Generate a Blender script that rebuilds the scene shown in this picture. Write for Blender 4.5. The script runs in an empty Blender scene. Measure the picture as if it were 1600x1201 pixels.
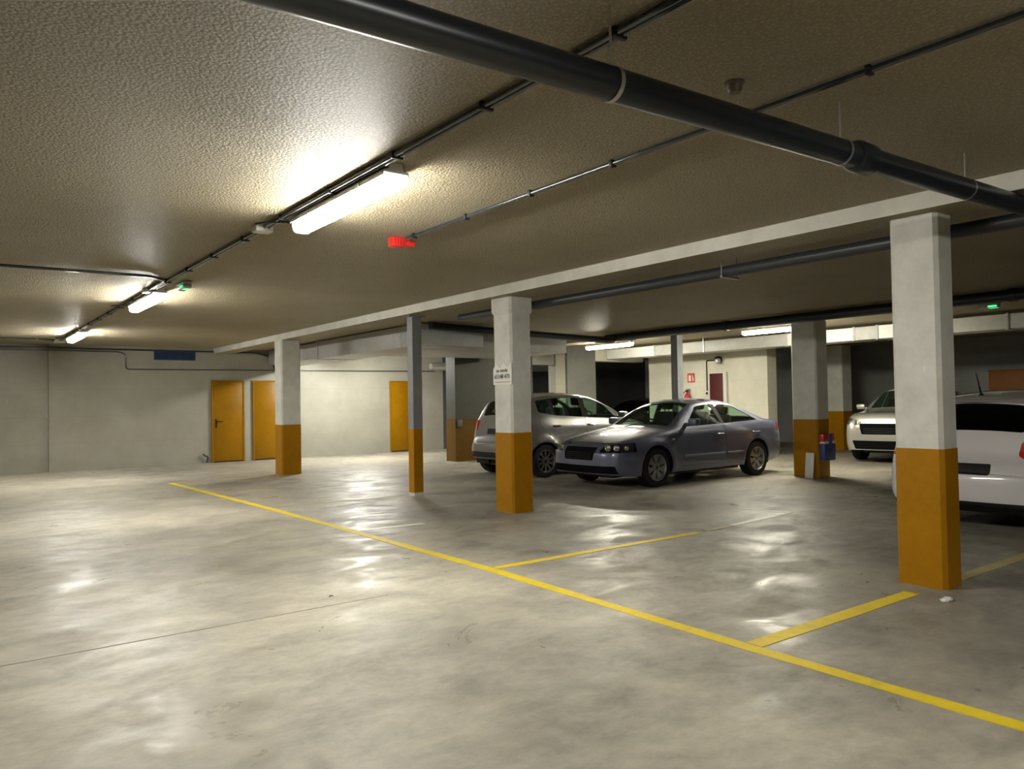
import bpy, bmesh, math, random
import numpy as np
from mathutils import Vector, Matrix

random.seed(4)
SC = bpy.context.scene
COL = SC.collection
PI = math.pi

# ------------------------------------------------------------------ materials
MATS = {}


def new_mat(name):
    m = bpy.data.materials.new(name)
    m.use_nodes = True
    nt = m.node_tree
    return m, nt, nt.nodes['Principled BSDF']


def setp(b, **k):
    for n, v in k.items():
        n = n.replace('_', ' ')
        if n in b.inputs:
            b.inputs[n].default_value = v


def plain(name, col, rough=0.5, metal=0.0, coat=0.0, emit=None, es=0.0, spec=0.5, coat_rough=0.05):
    m, nt, b = new_mat(name)
    setp(b, Base_Color=(*col, 1), Roughness=rough, Metallic=metal, Coat_Weight=coat, Specular_IOR_Level=spec, Coat_Roughness=coat_rough)
    if emit:
        setp(b, Emission_Color=(*emit, 1), Emission_Strength=es)
    MATS[name] = m
    return m


def ramp(nt, fac, stops):
    r = nt.nodes.new('ShaderNodeValToRGB')
    el = r.color_ramp.elements
    while len(el) < len(stops):
        el.new(0.5)
    for e, (p, c) in zip(el, stops):
        e.position = p
        e.color = (*c, 1) if len(c) == 3 else c
    nt.links.new(fac, r.inputs[0])
    return r


def coords(nt, scale=(1, 1, 1), kind='Object'):
    t = nt.nodes.new('ShaderNodeTexCoord')
    mp = nt.nodes.new('ShaderNodeMapping')
    mp.inputs['Scale'].default_value = scale
    nt.links.new(t.outputs[kind], mp.inputs['Vector'])
    return mp.outputs[0]


def noise(nt, vec, scale, detail=5, rough=0.6, dist=0.0):
    n = nt.nodes.new('ShaderNodeTexNoise')
    n.inputs['Scale'].default_value = scale
    n.inputs['Detail'].default_value = detail
    n.inputs['Roughness'].default_value = rough
    n.inputs['Distortion'].default_value = dist
    nt.links.new(vec, n.inputs['Vector'])
    return n.outputs['Fac']


def mixc(nt, a, b, fac, mode='MIX'):
    m = nt.nodes.new('ShaderNodeMix')
    m.data_type = 'RGBA'
    m.blend_type = mode
    for s, v in ((m.inputs[0], fac), (m.inputs[6], a), (m.inputs[7], b)):
        if isinstance(v, (int, float)):
            s.default_value = v
        elif isinstance(v, tuple):
            s.default_value = (*v, 1)
        else:
            nt.links.new(v, s)
    return m.outputs[2]


def bump(nt, b, h, strength, dist=0.01):
    n = nt.nodes.new('ShaderNodeBump')
    n.inputs['Strength'].default_value = strength
    n.inputs['Distance'].default_value = dist
    nt.links.new(h, n.inputs['Height'])
    nt.links.new(n.outputs[0], b.inputs['Normal'])


def wall_mat(name, c1, c2, rough=0.6, sc=1.2, bs=0.15, lines=True):
    m, nt, b = new_mat(name)
    v = coords(nt)
    f = noise(nt, v, sc, 6, 0.65)
    r = ramp(nt, f, [(0.32, c1), (0.68, c2)])
    col = r.outputs[0]
    # rubbed and chalky scratches
    v2 = coords(nt, (1, 1, 0.25))
    f2 = noise(nt, v2, 7, 4, 0.7)
    r2 = ramp(nt, f2, [(0.66, (0, 0, 0)), (0.74, (1, 1, 1))])
    col = mixc(nt, col, tuple(min(1, x * 1.12) for x in c2), r2.outputs[0])
    if lines:
        br = nt.nodes.new('ShaderNodeTexBrick')
        br.inputs['Scale'].default_value = 1.0
        br.inputs['Mortar Size'].default_value = 0.006
        br.inputs['Brick Width'].default_value = 2.6
        br.inputs['Row Height'].default_value = 0.62
        br.inputs['Color1'].default_value = (1, 1, 1, 1)
        br.inputs['Color2'].default_value = (0.96, 0.96, 0.95, 1)
        br.inputs['Mortar'].default_value = (0.86, 0.85, 0.82, 1)
        vv = nt.nodes.new('ShaderNodeMapping')
        vv.inputs['Rotation'].default_value = (PI / 2, 0, 0)
        tc = nt.nodes.new('ShaderNodeTexCoord')
        nt.links.new(tc.outputs['Object'], vv.inputs['Vector'])
        nt.links.new(vv.outputs[0], br.inputs['Vector'])
        col = mixc(nt, col, br.outputs['Color'], 0.6, 'MULTIPLY')
    nt.links.new(col, b.inputs['Base Color'])
    setp(b, Roughness=rough, Specular_IOR_Level=0.3)
    f3 = noise(nt, v, 60, 4, 0.6)
    bump(nt, b, f3, bs, 0.006)
    MATS[name] = m
    return m


def make_materials():
    # floor
    m, nt, b = new_mat('concrete_floor')
    v = coords(nt)
    vs = coords(nt, (0.75, 1.0, 1.0))
    big = noise(nt, v, 0.42, 4, 0.55, 0.4)
    base = ramp(nt, big, [(0.30, (0.34, 0.32, 0.265)), (0.52, (0.50, 0.465, 0.375)), (0.72, (0.60, 0.56, 0.44))]).outputs[0]
    mid = noise(nt, vs, 2.6, 7, 0.68, 0.35)
    base = mixc(nt, base, ramp(nt, mid, [(0.3, (0.64, 0.63, 0.63)), (0.5, (0.92, 0.92, 0.92)), (0.72, (1.18, 1.17, 1.13))]).outputs[0], 0.9, 'MULTIPLY')
    spot = noise(nt, coords(nt, (0.55, 1.0, 1.0)), 1.15, 3, 0.5, 0.3)
    sp = ramp(nt, spot, [(0.66, (0, 0, 0)), (0.78, (1, 1, 1))]).outputs[0]
    base = mixc(nt, base, (0.10, 0.088, 0.07), mixc(nt, (0, 0, 0), sp, 0.68))
    fine = noise(nt, coords(nt, (0.8, 1.1, 1)), 9, 8, 0.78)
    base = mixc(nt, base, ramp(nt, fine, [(0.3, (0.72, 0.72, 0.72)), (0.7, (1.13, 1.13, 1.12))]).outputs[0], 0.85, 'MULTIPLY')
    pale = ramp(nt, noise(nt, vs, 5.5, 6, 0.7, 0.3), [(0.64, (0, 0, 0)), (0.80, (1, 1, 1))]).outputs[0]
    base = mixc(nt, base, (0.70, 0.66, 0.54), mixc(nt, (0, 0, 0), pale, 0.38))
    # bays darker than the driven aisle: real grime plus lamp falloff put into colour
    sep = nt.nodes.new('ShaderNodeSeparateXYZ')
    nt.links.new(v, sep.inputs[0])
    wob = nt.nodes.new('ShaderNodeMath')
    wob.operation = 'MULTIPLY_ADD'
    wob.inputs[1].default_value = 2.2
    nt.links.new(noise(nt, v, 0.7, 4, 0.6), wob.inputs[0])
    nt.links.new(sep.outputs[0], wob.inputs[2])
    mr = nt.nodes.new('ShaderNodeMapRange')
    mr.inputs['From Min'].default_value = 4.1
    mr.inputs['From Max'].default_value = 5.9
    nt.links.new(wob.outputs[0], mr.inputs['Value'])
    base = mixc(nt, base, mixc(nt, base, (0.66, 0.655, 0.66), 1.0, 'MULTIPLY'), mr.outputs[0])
    nt.links.new(base, b.inputs['Base Color'])
    rr = ramp(nt, noise(nt, vs, 2.1, 6, 0.7, 0.7), [(0.32, (0.25, 0.25, 0.25)), (0.64, (0.66, 0.66, 0.66))])
    nt.links.new(rr.outputs[0], b.inputs['Roughness'])
    setp(b, Specular_IOR_Level=0.5)
    bump(nt, b, noise(nt, vs, 11, 7, 0.72), 0.16, 0.008)
    MATS['concrete_floor'] = m

    # rough sprayed plaster ceiling
    m, nt, b = new_mat('sprayed_plaster')
    v = coords(nt)
    big = noise(nt, v, 0.5, 4, 0.5)
    base = ramp(nt, big, [(0.3, (0.52, 0.445, 0.285)), (0.7, (0.66, 0.575, 0.40))]).outputs[0]
    nt.links.new(base, b.inputs['Base Color'])
    setp(b, Roughness=0.5, Specular_IOR_Level=0.22)
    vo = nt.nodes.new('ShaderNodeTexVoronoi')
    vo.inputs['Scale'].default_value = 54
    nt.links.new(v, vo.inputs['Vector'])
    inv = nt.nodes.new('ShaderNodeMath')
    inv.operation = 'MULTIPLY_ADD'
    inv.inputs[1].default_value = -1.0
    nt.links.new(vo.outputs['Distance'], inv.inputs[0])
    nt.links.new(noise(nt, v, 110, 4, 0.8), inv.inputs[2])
    pits = ramp(nt, inv.outputs[0], [(0.0, (0.80, 0.79, 0.77)), (0.35, (1.12, 1.12, 1.12))]).outputs[0]  # bump relief repeated in the colour: shaded pits, lit peaks
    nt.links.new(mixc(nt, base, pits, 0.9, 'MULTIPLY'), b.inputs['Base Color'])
    bump(nt, b, inv.outputs[0], 1.0, 0.028)
    MATS['sprayed_plaster'] = m

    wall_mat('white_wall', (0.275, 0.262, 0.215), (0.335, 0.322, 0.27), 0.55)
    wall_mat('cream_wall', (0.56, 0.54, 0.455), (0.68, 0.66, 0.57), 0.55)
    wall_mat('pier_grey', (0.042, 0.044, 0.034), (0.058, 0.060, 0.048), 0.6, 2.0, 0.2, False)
    wall_mat('grey_wall', (0.22, 0.22, 0.205), (0.29, 0.29, 0.27), 0.6)
    wall_mat('column_concrete', (0.54, 0.535, 0.485), (0.70, 0.695, 0.64), 0.6, 3.0, 0.3, False)
    wall_mat('beam_concrete', (0.52, 0.50, 0.44), (0.66, 0.64, 0.57), 0.6, 2.5, 0.3, False)

    def paint(name, c, c2, rough, worn=0.0):
        m, nt, b = new_mat(name)
        v = coords(nt)
        f = noise(nt, v, 2.2, 5, 0.6)
        col = ramp(nt, f, [(0.3, c), (0.7, c2)]).outputs[0]
        if worn:
            w = ramp(nt, noise(nt, v, 3.4, 8, 0.75), [(0.52, (0, 0, 0)), (0.74, (1, 1, 1))]).outputs[0]
            col = mixc(nt, col, (0.36, 0.32, 0.2), mixc(nt, (0, 0, 0), w, worn))
        d = ramp(nt, noise(nt, v, 14, 4, 0.7), [(0.3, (0.86, 0.86, 0.86)), (0.6, (1, 1, 1))]).outputs[0]
        col = mixc(nt, col, d, 0.7, 'MULTIPLY')
        nt.links.new(col, b.inputs['Base Color'])
        setp(b, Roughness=rough, Specular_IOR_Level=0.2)
        bump(nt, b, noise(nt, v, 35, 4, 0.6), 0.12, 0.005)
        MATS[name] = m
    paint('ochre_paint', (0.34, 0.150, 0.0008), (0.40, 0.182, 0.0012), 0.42)
    paint('ochre_dark', (0.085, 0.042, 0.002), (0.12, 0.057, 0.003), 0.5)  # same ochre as the columns in a much darker tone
    paint('door_yellow', (0.235, 0.108, 0.001), (0.28, 0.132, 0.0015), 0.35)
    paint('line_yellow', (0.76, 0.56, 0.02), (0.86, 0.66, 0.035), 0.5, 0.45)
    paint('line_faded', (0.44, 0.37, 0.13), (0.50, 0.43, 0.2), 0.45, 0.9)
    paint('line_white', (0.80, 0.79, 0.72), (0.88, 0.87, 0.80), 0.4, 0.3)
    paint('steel_grey_paint', (0.19, 0.20, 0.205), (0.26, 0.27, 0.275), 0.4)
    paint('dark_red', (0.075, 0.012, 0.012), (0.09, 0.015, 0.014), 0.5)
    paint('brown_panel', (0.24, 0.085, 0.018), (0.32, 0.12, 0.025), 0.5)
    paint('duct_metal', (0.42, 0.42, 0.40), (0.52, 0.52, 0.50), 0.38)
    paint('duct_lit', (0.74, 0.74, 0.70), (0.80, 0.80, 0.77), 0.4)  # duct metal brightened where lamps strike it, light put into the colour
    plain('galvanised', (0.55, 0.55, 0.53), 0.32, 0.8)
    plain('black_pipe', (0.012, 0.016, 0.022), 0.32, 0, 0, None, 0, 0.5)
    plain('grey_pipe', (0.032, 0.035, 0.038), 0.4)
    plain('black_conduit', (0.02, 0.022, 0.025), 0.22, 0, 0.4)
    plain('white_plastic', (0.72, 0.72, 0.68), 0.35)
    plain('off_white_plastic', (0.62, 0.61, 0.55), 0.4)
    plain('red_plastic', (0.50, 0.022, 0.012), 0.35)
    plain('red_enamel', (0.5, 0.02, 0.025), 0.28, 0, 0.5)
    plain('sign_red', (0.58, 0.05, 0.045), 0.4)
    plain('sign_blue', (0.035, 0.06, 0.19), 0.45)
    plain('paper', (0.78, 0.77, 0.72), 0.7)
    plain('ink', (0.06, 0.06, 0.07), 0.8)
    plain('red_ink', (0.35, 0.12, 0.14), 0.8)
    plain('dark_rubber', (0.010, 0.010, 0.011), 0.75, 0, 0, None, 0, 0.25)
    plain('black_plastic', (0.010, 0.010, 0.012), 0.5, 0, 0, None, 0, 0.3)
    plain('dark_void', (0.004, 0.004, 0.005), 0.9, 0, 0, None, 0, 0.08)
    plain('cloth', (0.035, 0.035, 0.04), 0.9)
    plain('alloy', (0.30, 0.30, 0.30), 0.3, 0.7)
    plain('chrome', (0.8, 0.8, 0.8), 0.12, 1.0)
    plain('tail_red', (0.45, 0.01, 0.018), 0.12, 0, 1.0)
    plain('vent_blue', (0.025, 0.055, 0.13), 0.5)
    plain('grey_box', (0.075, 0.078, 0.068), 0.5)
    plain('lamp_glow', (0.9, 0.9, 0.85), 0.4, 0, 0, (1.0, 0.975, 0.90), LAMP)
    plain('lamp_glow_warm', (0.9, 0.9, 0.82), 0.4, 0, 0, (1.0, 0.95, 0.77), LAMP * 1.6)
    plain('lamp_end', (0.8, 0.8, 0.75), 0.4, 0, 0, (1.0, 0.975, 0.90), 0.5)
    wall_mat('shade_wall', (0.05, 0.05, 0.05), (0.075, 0.075, 0.072), 0.7)  # dark stretch of the far wall, shade of the store put into the colour
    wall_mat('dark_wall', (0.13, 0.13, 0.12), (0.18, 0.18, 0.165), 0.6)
    plain('lamp_glow_bright', (0.9, 0.9, 0.85), 0.4, 0, 0, (1.0, 0.98, 0.90), LAMP * 2.6)
    plain('lamp_glow_bright_side', (0.9, 0.9, 0.85), 0.4, 0, 0, (1.0, 0.98, 0.90), LAMP * 2.2)
    plain('lamp_glow_side', (0.9, 0.9, 0.85), 0.4, 0, 0, (1.0, 0.975, 0.90), LAMP * 1.2)
    plain('lamp_glow_warm_side', (0.9, 0.9, 0.82), 0.4, 0, 0, (1.0, 0.95, 0.77), LAMP * 1.3)
    plain('lamp_off', (0.42, 0.42, 0.40), 0.25, 0, 0.6)
    plain('exit_green', (0.03, 0.45, 0.12), 0.3, 0, 0, (0.08, 0.8, 0.3), 0.5)
    plain('exit_body', (0.32, 0.34, 0.32), 0.3, 0, 0.4)

    def car_paint(name, c, metal=0.55, rough=0.38):
        plain(name, c, rough, metal, 1.0, None, 0, 0.5, 0.06)
    car_paint('paint_graphite', (0.11, 0.118, 0.18), 0.45, 0.46)
    car_paint('paint_silver', (0.21, 0.207, 0.197), 0.5, 0.36)
    plain('joint_filler', (0.36, 0.335, 0.27), 0.6)
    plain('rose_brown', (0.10, 0.075, 0.055), 0.5)
    car_paint('paint_sand', (0.42, 0.41, 0.37), 0.5, 0.36)
    car_paint('paint_white', (0.62, 0.595, 0.59), 0.0, 0.35)
    car_paint('paint_black', (0.010, 0.010, 0.011), 0.2, 0.4)

    def glass(name, tint, gloss_rough=0.02):
        m = bpy.data.materials.new(name)
        m.use_nodes = True
        nt = m.node_tree
        nt.nodes.clear()
        out = nt.nodes.new('ShaderNodeOutputMaterial')
        tr = nt.nodes.new('ShaderNodeBsdfTransparent')
        tr.inputs[0].default_value = (*tint, 1)
        gl = nt.nodes.new('ShaderNodeBsdfGlossy')
        gl.inputs['Roughness'].default_value = gloss_rough
        fr = nt.nodes.new('ShaderNodeFresnel')
        fr.inputs[0].default_value = 1.4
        mx = nt.nodes.new('ShaderNodeMixShader')
        geo = nt.nodes.new('ShaderNodeNewGeometry')
        inv = nt.nodes.new('ShaderNodeMath')
        inv.operation = 'SUBTRACT'
        inv.inputs[0].default_value = 1.0
        nt.links.new(geo.outputs['Backfacing'], inv.inputs[1])
        mul = nt.nodes.new('ShaderNodeMath')
        mul.operation = 'MULTIPLY'
        nt.links.new(fr.outputs[0], mul.inputs[0])
        nt.links.new(inv.outputs[0], mul.inputs[1])
        nt.links.new(mul.outputs[0], mx.inputs[0])
        nt.links.new(tr.outputs[0], mx.inputs[1])
        nt.links.new(gl.outputs[0], mx.inputs[2])
        nt.links.new(mx.outputs[0], out.inputs[0])
        MATS[name] = m
    glass('window_glass', (0.80, 0.90, 0.84))
    glass('window_glass_dark', (0.16, 0.19, 0.24))
    glass('lens_glass', (0.96, 0.96, 0.96))


LAMP = 50.0
make_materials()
M = MATS


# ------------------------------------------------------------------ object helpers
def tag(o, label=None, cat=None, group=None, kind=None):
    if label:
        o['label'] = label
    if cat:
        o['category'] = cat
    if group:
        o['group'] = group
    if kind:
        o['kind'] = kind
    return o


def link(name, me, mat, parent=None, loc=None):
    o = bpy.data.objects.new(name, me)
    COL.objects.link(o)
    if mat is not None:
        o.data.materials.clear()
        o.data.materials.append(mat if not isinstance(mat, str) else M[mat])
    if parent is not None:
        o.parent = parent
    if loc is not None:
        o.location = loc
    return o


def mesh_from(bm, smooth=None):
    bmesh.ops.recalc_face_normals(bm, faces=bm.faces)
    me = bpy.data.meshes.new('mesh')
    bm.to_mesh(me)
    bm.free()
    if smooth is not None:
        smooth_mesh(me, smooth)
    return me


def smooth_mesh(me, ang=35):
    me.polygons.foreach_set('use_smooth', [True] * len(me.polygons))
    me.set_sharp_from_angle(angle=math.radians(ang))
    me.update()


def obj(name, bm, mat, parent=None, loc=None, smooth=None):
    return link(name, mesh_from(bm, smooth), mat, parent, loc)


def empty(name, loc=(0, 0, 0), rz=0.0):
    o = bpy.data.objects.new(name, None)
    COL.objects.link(o)
    o.location = loc
    o.rotation_euler = (0, 0, rz)
    o.empty_display_size = 0.1
    return o


def B():
    return bmesh.new()


def add_box(bm, x0, y0, z0, x1, y1, z1, bevel=0.0, mtx=None):
    r = bmesh.ops.create_cube(bm, size=1)
    vs = r['verts']
    for v in vs:
        v.co = Vector((x0 + (v.co.x + .5) * (x1 - x0), y0 + (v.co.y + .5) * (y1 - y0), z0 + (v.co.z + .5) * (z1 - z0)))
    if bevel > 0:
        es = list({e for v in vs for e in v.link_edges})
        r2 = bmesh.ops.bevel(bm, geom=es, offset=bevel, segments=2, affect='EDGES', profile=0.5)
        vs = list({v for f in r2['faces'] for v in f.verts} | {v for v in vs if v.is_valid})
    if mtx is not None:
        vs2 = set(vs)
        bmesh.ops.transform(bm, matrix=mtx, verts=list(vs2))
    return vs


def box(name, a, b, mat, parent=None, bevel=0.0):
    bm = B()
    add_box(bm, *a, *b, bevel=bevel)
    return obj(name, bm, mat, parent, smooth=35 if bevel else None)


def add_tube(bm, pts, r, n=12, closed=False, cap=True):
    pts = [Vector(p) for p in pts]
    rings = []
    up = Vector((0, 0, 1))
    prev = None
    for i, p in enumerate(pts):
        if i == 0:
            d = pts[1] - pts[0]
        elif i == len(pts) - 1:
            d = pts[-1] - pts[-2]
        else:
            d = (pts[i + 1] - p).normalized() + (p - pts[i - 1]).normalized()
        d.normalize()
        if prev is None:
            a = up if abs(d.z) < 0.9 else Vector((1, 0, 0))
            s = d.cross(a).normalized()
        else:
            s = (prev - d * prev.dot(d)).normalized()
        prev = s
        t = d.cross(s)
        rr = r[i] if isinstance(r, (list, tuple)) else r
        rings.append([bm.verts.new(p + (s * math.cos(2 * PI * k / n) + t * math.sin(2 * PI * k / n)) * rr) for k in range(n)])
    for a, b in zip(rings, rings[1:]):
        for k in range(n):
            bm.faces.new((a[k], a[(k + 1) % n], b[(k + 1) % n], b[k]))
    if cap:
        bm.faces.new(rings[0])
        bm.faces.new(rings[-1])


def bend(pts, r=0.1, n=5):
    """round the corners of a polyline"""
    pts = [Vector(p) for p in pts]
    out = [pts[0]]
    for a, p, b in zip(pts, pts[1:], pts[2:]):
        da = (a - p)
        db = (b - p)
        k = min(r, da.length * .45, db.length * .45)
        s, e = p + da.normalized() * k, p + db.normalized() * k
        for i in range(n + 1):
            t = i / n
            out.append(s * (1 - t) ** 2 + p * 2 * t * (1 - t) + e * t * t)
    out.append(pts[-1])
    return out


def add_lathe(bm, prof, n=32, axis='y', c=(0, 0, 0), closed=False):
    """prof: (axial, radius) pairs"""
    rings = []
    for a, r in prof:
        ring = []
        for k in range(n):
            t = 2 * PI * k / n
            u, w = r * math.cos(t), r * math.sin(t)
            p = {'y': (u, a, w), 'z': (u, w, a), 'x': (a, u, w)}[axis]
            ring.append(bm.verts.new(Vector(p) + Vector(c)))
        rings.append(ring)
    prs = list(zip(rings, rings[1:]))
    if closed:
        prs.append((rings[-1], rings[0]))
    for a, b in prs:
        for k in range(n):
            bm.faces.new((a[k], a[(k + 1) % n], b[(k + 1) % n], b[k]))
    if not closed:
        bm.faces.new(rings[0])
        bm.faces.new(rings[-1])


def add_prism(bm, poly, axis, a0, a1):
    """poly in the plane across axis: 'y' -> (x,z), 'x' -> (y,z), 'z' -> (x,y)"""
    def P(p, a):
        return {'y': (p[0], a, p[1]), 'x': (a, p[0], p[1]), 'z': (p[0], p[1], a)}[axis]
    n = len(poly)
    v0 = [bm.verts.new(P(p, a0)) for p in poly]
    v1 = [bm.verts.new(P(p, a1)) for p in poly]
    for i in range(n):
        bm.faces.new((v0[i], v0[(i + 1) % n], v1[(i + 1) % n], v1[i]))
    bm.faces.new(v0)
    bm.faces.new(v1[::-1])


def copy_tree(o, parent=None):
    c = o.copy()
    COL.objects.link(c)
    if parent is not None:
        c.parent = parent
    for ch in list(o.children):
        copy_tree(ch, c)
    return c


def text_mesh(txt, size, shear=0.0, extrude=0.0008):
    cu = bpy.data.curves.new('t', 'FONT')
    cu.body = txt
    cu.size = size
    cu.extrude = extrude
    cu.shear = shear
    cu.align_x = 'CENTER'
    o = bpy.data.objects.new('t', cu)
    COL.objects.link(o)
    dg = bpy.context.evaluated_depsgraph_get()
    me = bpy.data.meshes.new_from_object(o.evaluated_get(dg))
    bpy.data.objects.remove(o)
    bpy.data.curves.remove(cu)
    return me
# ------------------------------------------------------------------ car builder
def pchip(pts, x):
    xs = np.array([p[0] for p in pts], float)
    ys = np.array([p[1] for p in pts], float)
    h = np.diff(xs)
    d = np.diff(ys) / h
    m = np.zeros_like(ys)
    for i in range(1, len(xs) - 1):
        if d[i - 1] * d[i] > 0:
            w1, w2 = 2 * h[i] + h[i - 1], h[i] + 2 * h[i - 1]
            m[i] = (w1 + w2) / (w1 / d[i - 1] + w2 / d[i])
    m[0], m[-1] = d[0], d[-1]
    x = np.clip(np.asarray(x, float), xs[0], xs[-1])
    k = np.clip(np.searchsorted(xs, x, side='right') - 1, 0, len(xs) - 2)
    t = (x - xs[k]) / h[k]
    return ((2 * t ** 3 - 3 * t ** 2 + 1) * ys[k] + (t ** 3 - 2 * t ** 2 + t) * h[k] * m[k]
            + (-2 * t ** 3 + 3 * t ** 2) * ys[k + 1] + (t ** 3 - t ** 2) * h[k] * m[k + 1])


def boolean(a, b, op):
    """a, b: meshes -> new mesh"""
    oa = bpy.data.objects.new('a', a)
    ob = bpy.data.objects.new('b', b)
    COL.objects.link(oa)
    COL.objects.link(ob)
    md = oa.modifiers.new('m', 'BOOLEAN')
    md.object = ob
    md.operation = op
    md.solver = 'MANIFOLD'
    dg = bpy.context.evaluated_depsgraph_get()
    me = bpy.data.meshes.new_from_object(oa.evaluated_get(dg))
    if len(me.polygons) == 0 and op == 'DIFFERENCE':
        md.solver = 'EXACT'
        dg = bpy.context.evaluated_depsgraph_get()
        me = bpy.data.meshes.new_from_object(oa.evaluated_get(dg))
    bpy.data.objects.remove(oa)
    bpy.data.objects.remove(ob)
    return me


def prism_mesh(poly, axis, a0, a1, extra=()):
    bm = B()
    add_prism(bm, poly, axis, a0, a1)
    for e in extra:
        add_prism(bm, *e)
    return mesh_from(bm)


def inset(poly, d):
    """offset a polygon inwards by d (any winding)"""
    n = len(poly)
    area = sum(poly[i][0] * poly[(i + 1) % n][1] - poly[(i + 1) % n][0] * poly[i][1] for i in range(n))
    s = 1 if area > 0 else -1
    out = []
    for i in range(n):
        p0, p1, p2 = (Vector(poly[i - 1]), Vector(poly[i]), Vector(poly[(i + 1) % n]))
        e1, e2 = (p1 - p0).normalized(), (p2 - p1).normalized()
        n1, n2 = Vector((-e1.y, e1.x)) * s, Vector((-e2.y, e2.x)) * s
        k = 1 + n1.dot(n2)
        out.append(tuple(p1 + (n1 + n2) * (d / max(k, 0.35))))
    return out


def round_poly(poly, r, n=4):
    out = []
    N = len(poly)
    for i in range(N):
        a, p, b = Vector(poly[i - 1]), Vector(poly[i]), Vector(poly[(i + 1) % N])
        k = min(r, (a - p).length * .4, (b - p).length * .4)
        s, e = p + (a - p).normalized() * k, p + (b - p).normalized() * k
        for j in range(n + 1):
            t = j / n
            out.append(tuple(s * (1 - t) ** 2 + p * 2 * t * (1 - t) + e * t * t))
    return out


class Car:
    def __init__(s, sp):
        s.sp = sp
        L = sp['L']
        xs = list(np.linspace(0, 0.5, 16)) + list(np.linspace(0.5, L - 0.5, 64))[1:] + list(np.linspace(L - 0.5, L, 18))[1:]
        s.xs = np.array(xs)
        c = {k: pchip(sp[k], s.xs) for k in ('zt', 'zsill', 'wmax', 'zbelt', 'wbelt', 'wrail', 'drail')}
        s.c = c
        rows = []
        for i, x in enumerate(s.xs):
            zs, zb, w = c['zsill'][i], c['zbelt'][i], c['wmax'][i]
            zt = max(c['zt'][i], zs + .05)
            zb = min(zb, zt - 0.012)
            zr = min(max(zt - c['drail'][i], zb + .004), zt - .004)
            wb = min(c['wbelt'][i], w)
            wr = min(c['wrail'][i], wb - 0.005)
            zm = zs + (zb - zs) * 0.5
            keys = [(w - 0.05, zs), (w - 0.012, zs + (zb - zs) * .14), (w, zm), (w - 0.3 * (w - wb), zb - (zb - zs) * .17), (wb, zb), (wr, zr)]
            cnt = [3, 5, 5, 4, 9]
            pts = []
            for (p, q, n) in zip(keys, keys[1:], cnt):
                for j in range(n):
                    t = j / n
                    pts.append((p[0] + (q[0] - p[0]) * t, p[1] + (q[1] - p[1]) * t))
            N = 12
            for j in range(N + 1):
                t = j / N
                y = wr * (1 - t)
                pts.append((y, zr + (zt - zr) * (1 - (1 - t) ** 2.2)))
            P = np.array(pts)
            for _ in range(3):
                Q = P.copy()
                Q[1:-1] = .5 * P[1:-1] + .25 * (P[:-2] + P[2:])
                P = Q
            rows.append(P)
        R = np.array(rows)          # (nx, nv, 2)
        # flares round the wheels and creases along the side
        for xa, ra, amt in sp['flare']:
            zc = sp['r']
            d = np.sqrt((s.xs[:, None] - xa) ** 2 + (R[:, :, 1] - zc) ** 2)
            f = amt * np.exp(-((d - ra) / 0.055) ** 2) * (R[:, :, 1] < zc + ra + .12)
            R[:, :, 0] += f
        for z0, wd, amt, xa, xb in sp.get('crease', ()):
            lim = (s.xs[:, None] > xa) & (s.xs[:, None] < xb)
            R[:, :, 0] += amt * np.exp(-((R[:, :, 1] - z0) / wd) ** 2) * lim
        s.R = R

    def sheet(s, off, th):
        """closed shell: outer skin moved inwards by off, thickness th"""
        R, xs = s.R, s.xs
        nx, nv = R.shape[:2]
        bm = B()
        g = []
        for i in range(nx):
            ring = [bm.verts.new((xs[i], -R[i, j, 0], R[i, j, 1])) for j in range(nv)]
            ring += [bm.verts.new((xs[i], R[i, j, 0], R[i, j, 1])) for j in range(nv - 2, -1, -1)]
            g.append(ring)
        n = len(g[0])
        for a, b in zip(g, g[1:]):
            for k in range(n - 1):
                bm.faces.new((a[k], a[k + 1], b[k + 1], b[k]))
        for i, sg in ((0, -1), (nx - 1, 1)):
            ring = g[i]
            bulge = s.sp['bulge'][0 if sg < 0 else 1]
            M_ = 10
            prev = None
            for j in range(nv - 1):
                w, z = R[i, j]
                fz = math.sin(PI * min(1, max(0, (z - R[i, 0, 1]) / (R[i, -1, 1] - R[i, 0, 1])))) ** .5
                row = [ring[j]]
                for k in range(1, M_):
                    y = -w + 2 * w * k / M_
                    row.append(bm.verts.new((xs[i] + sg * bulge * (1 - (y / w) ** 2) * (.45 + .55 * fz), y, z)))
                row.append(ring[n - 1 - j])
                if prev:
                    for k in range(M_):
                        bm.faces.new((prev[k], prev[k + 1], row[k + 1], row[k]))
                prev = row
            for k in range(M_):
                bm.faces.new((prev[k], prev[k + 1], ring[nv - 1]))
        bmesh.ops.recalc_face_normals(bm, faces=bm.faces)
        bm.normal_update()
        # make sure normals point outwards
        top = max(bm.verts, key=lambda v: v.co.z)
        if top.normal.z < 0:
            bmesh.ops.reverse_faces(bm, faces=bm.faces)
            bm.normal_update()
        vs = list(bm.verts)
        nrm = [v.normal.copy() for v in vs]
        inner = [bm.verts.new(v.co - nr * (off + th)) for v, nr in zip(vs, nrm)]
        idx = {v: k for k, v in enumerate(vs)}
        fs = list(bm.faces)
        bnd = [e for e in bm.edges if len(e.link_faces) == 1]
        rims = []
        for e in bnd:
            lp = e.link_loops[0]
            rims.append((lp.vert, lp.link_loop_next.vert))
        for f in fs:
            bm.faces.new([inner[idx[v]] for v in reversed(f.verts)])
        for a, b in rims:
            bm.faces.new((b, a, inner[idx[a]], inner[idx[b]]))
        if off:
            for v, nr in zip(vs, nrm):
                v.co -= nr * off
        return mesh_from(bm)

    def f(s, k, x):
        return float(pchip(s.sp[k], [x])[0])

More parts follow.
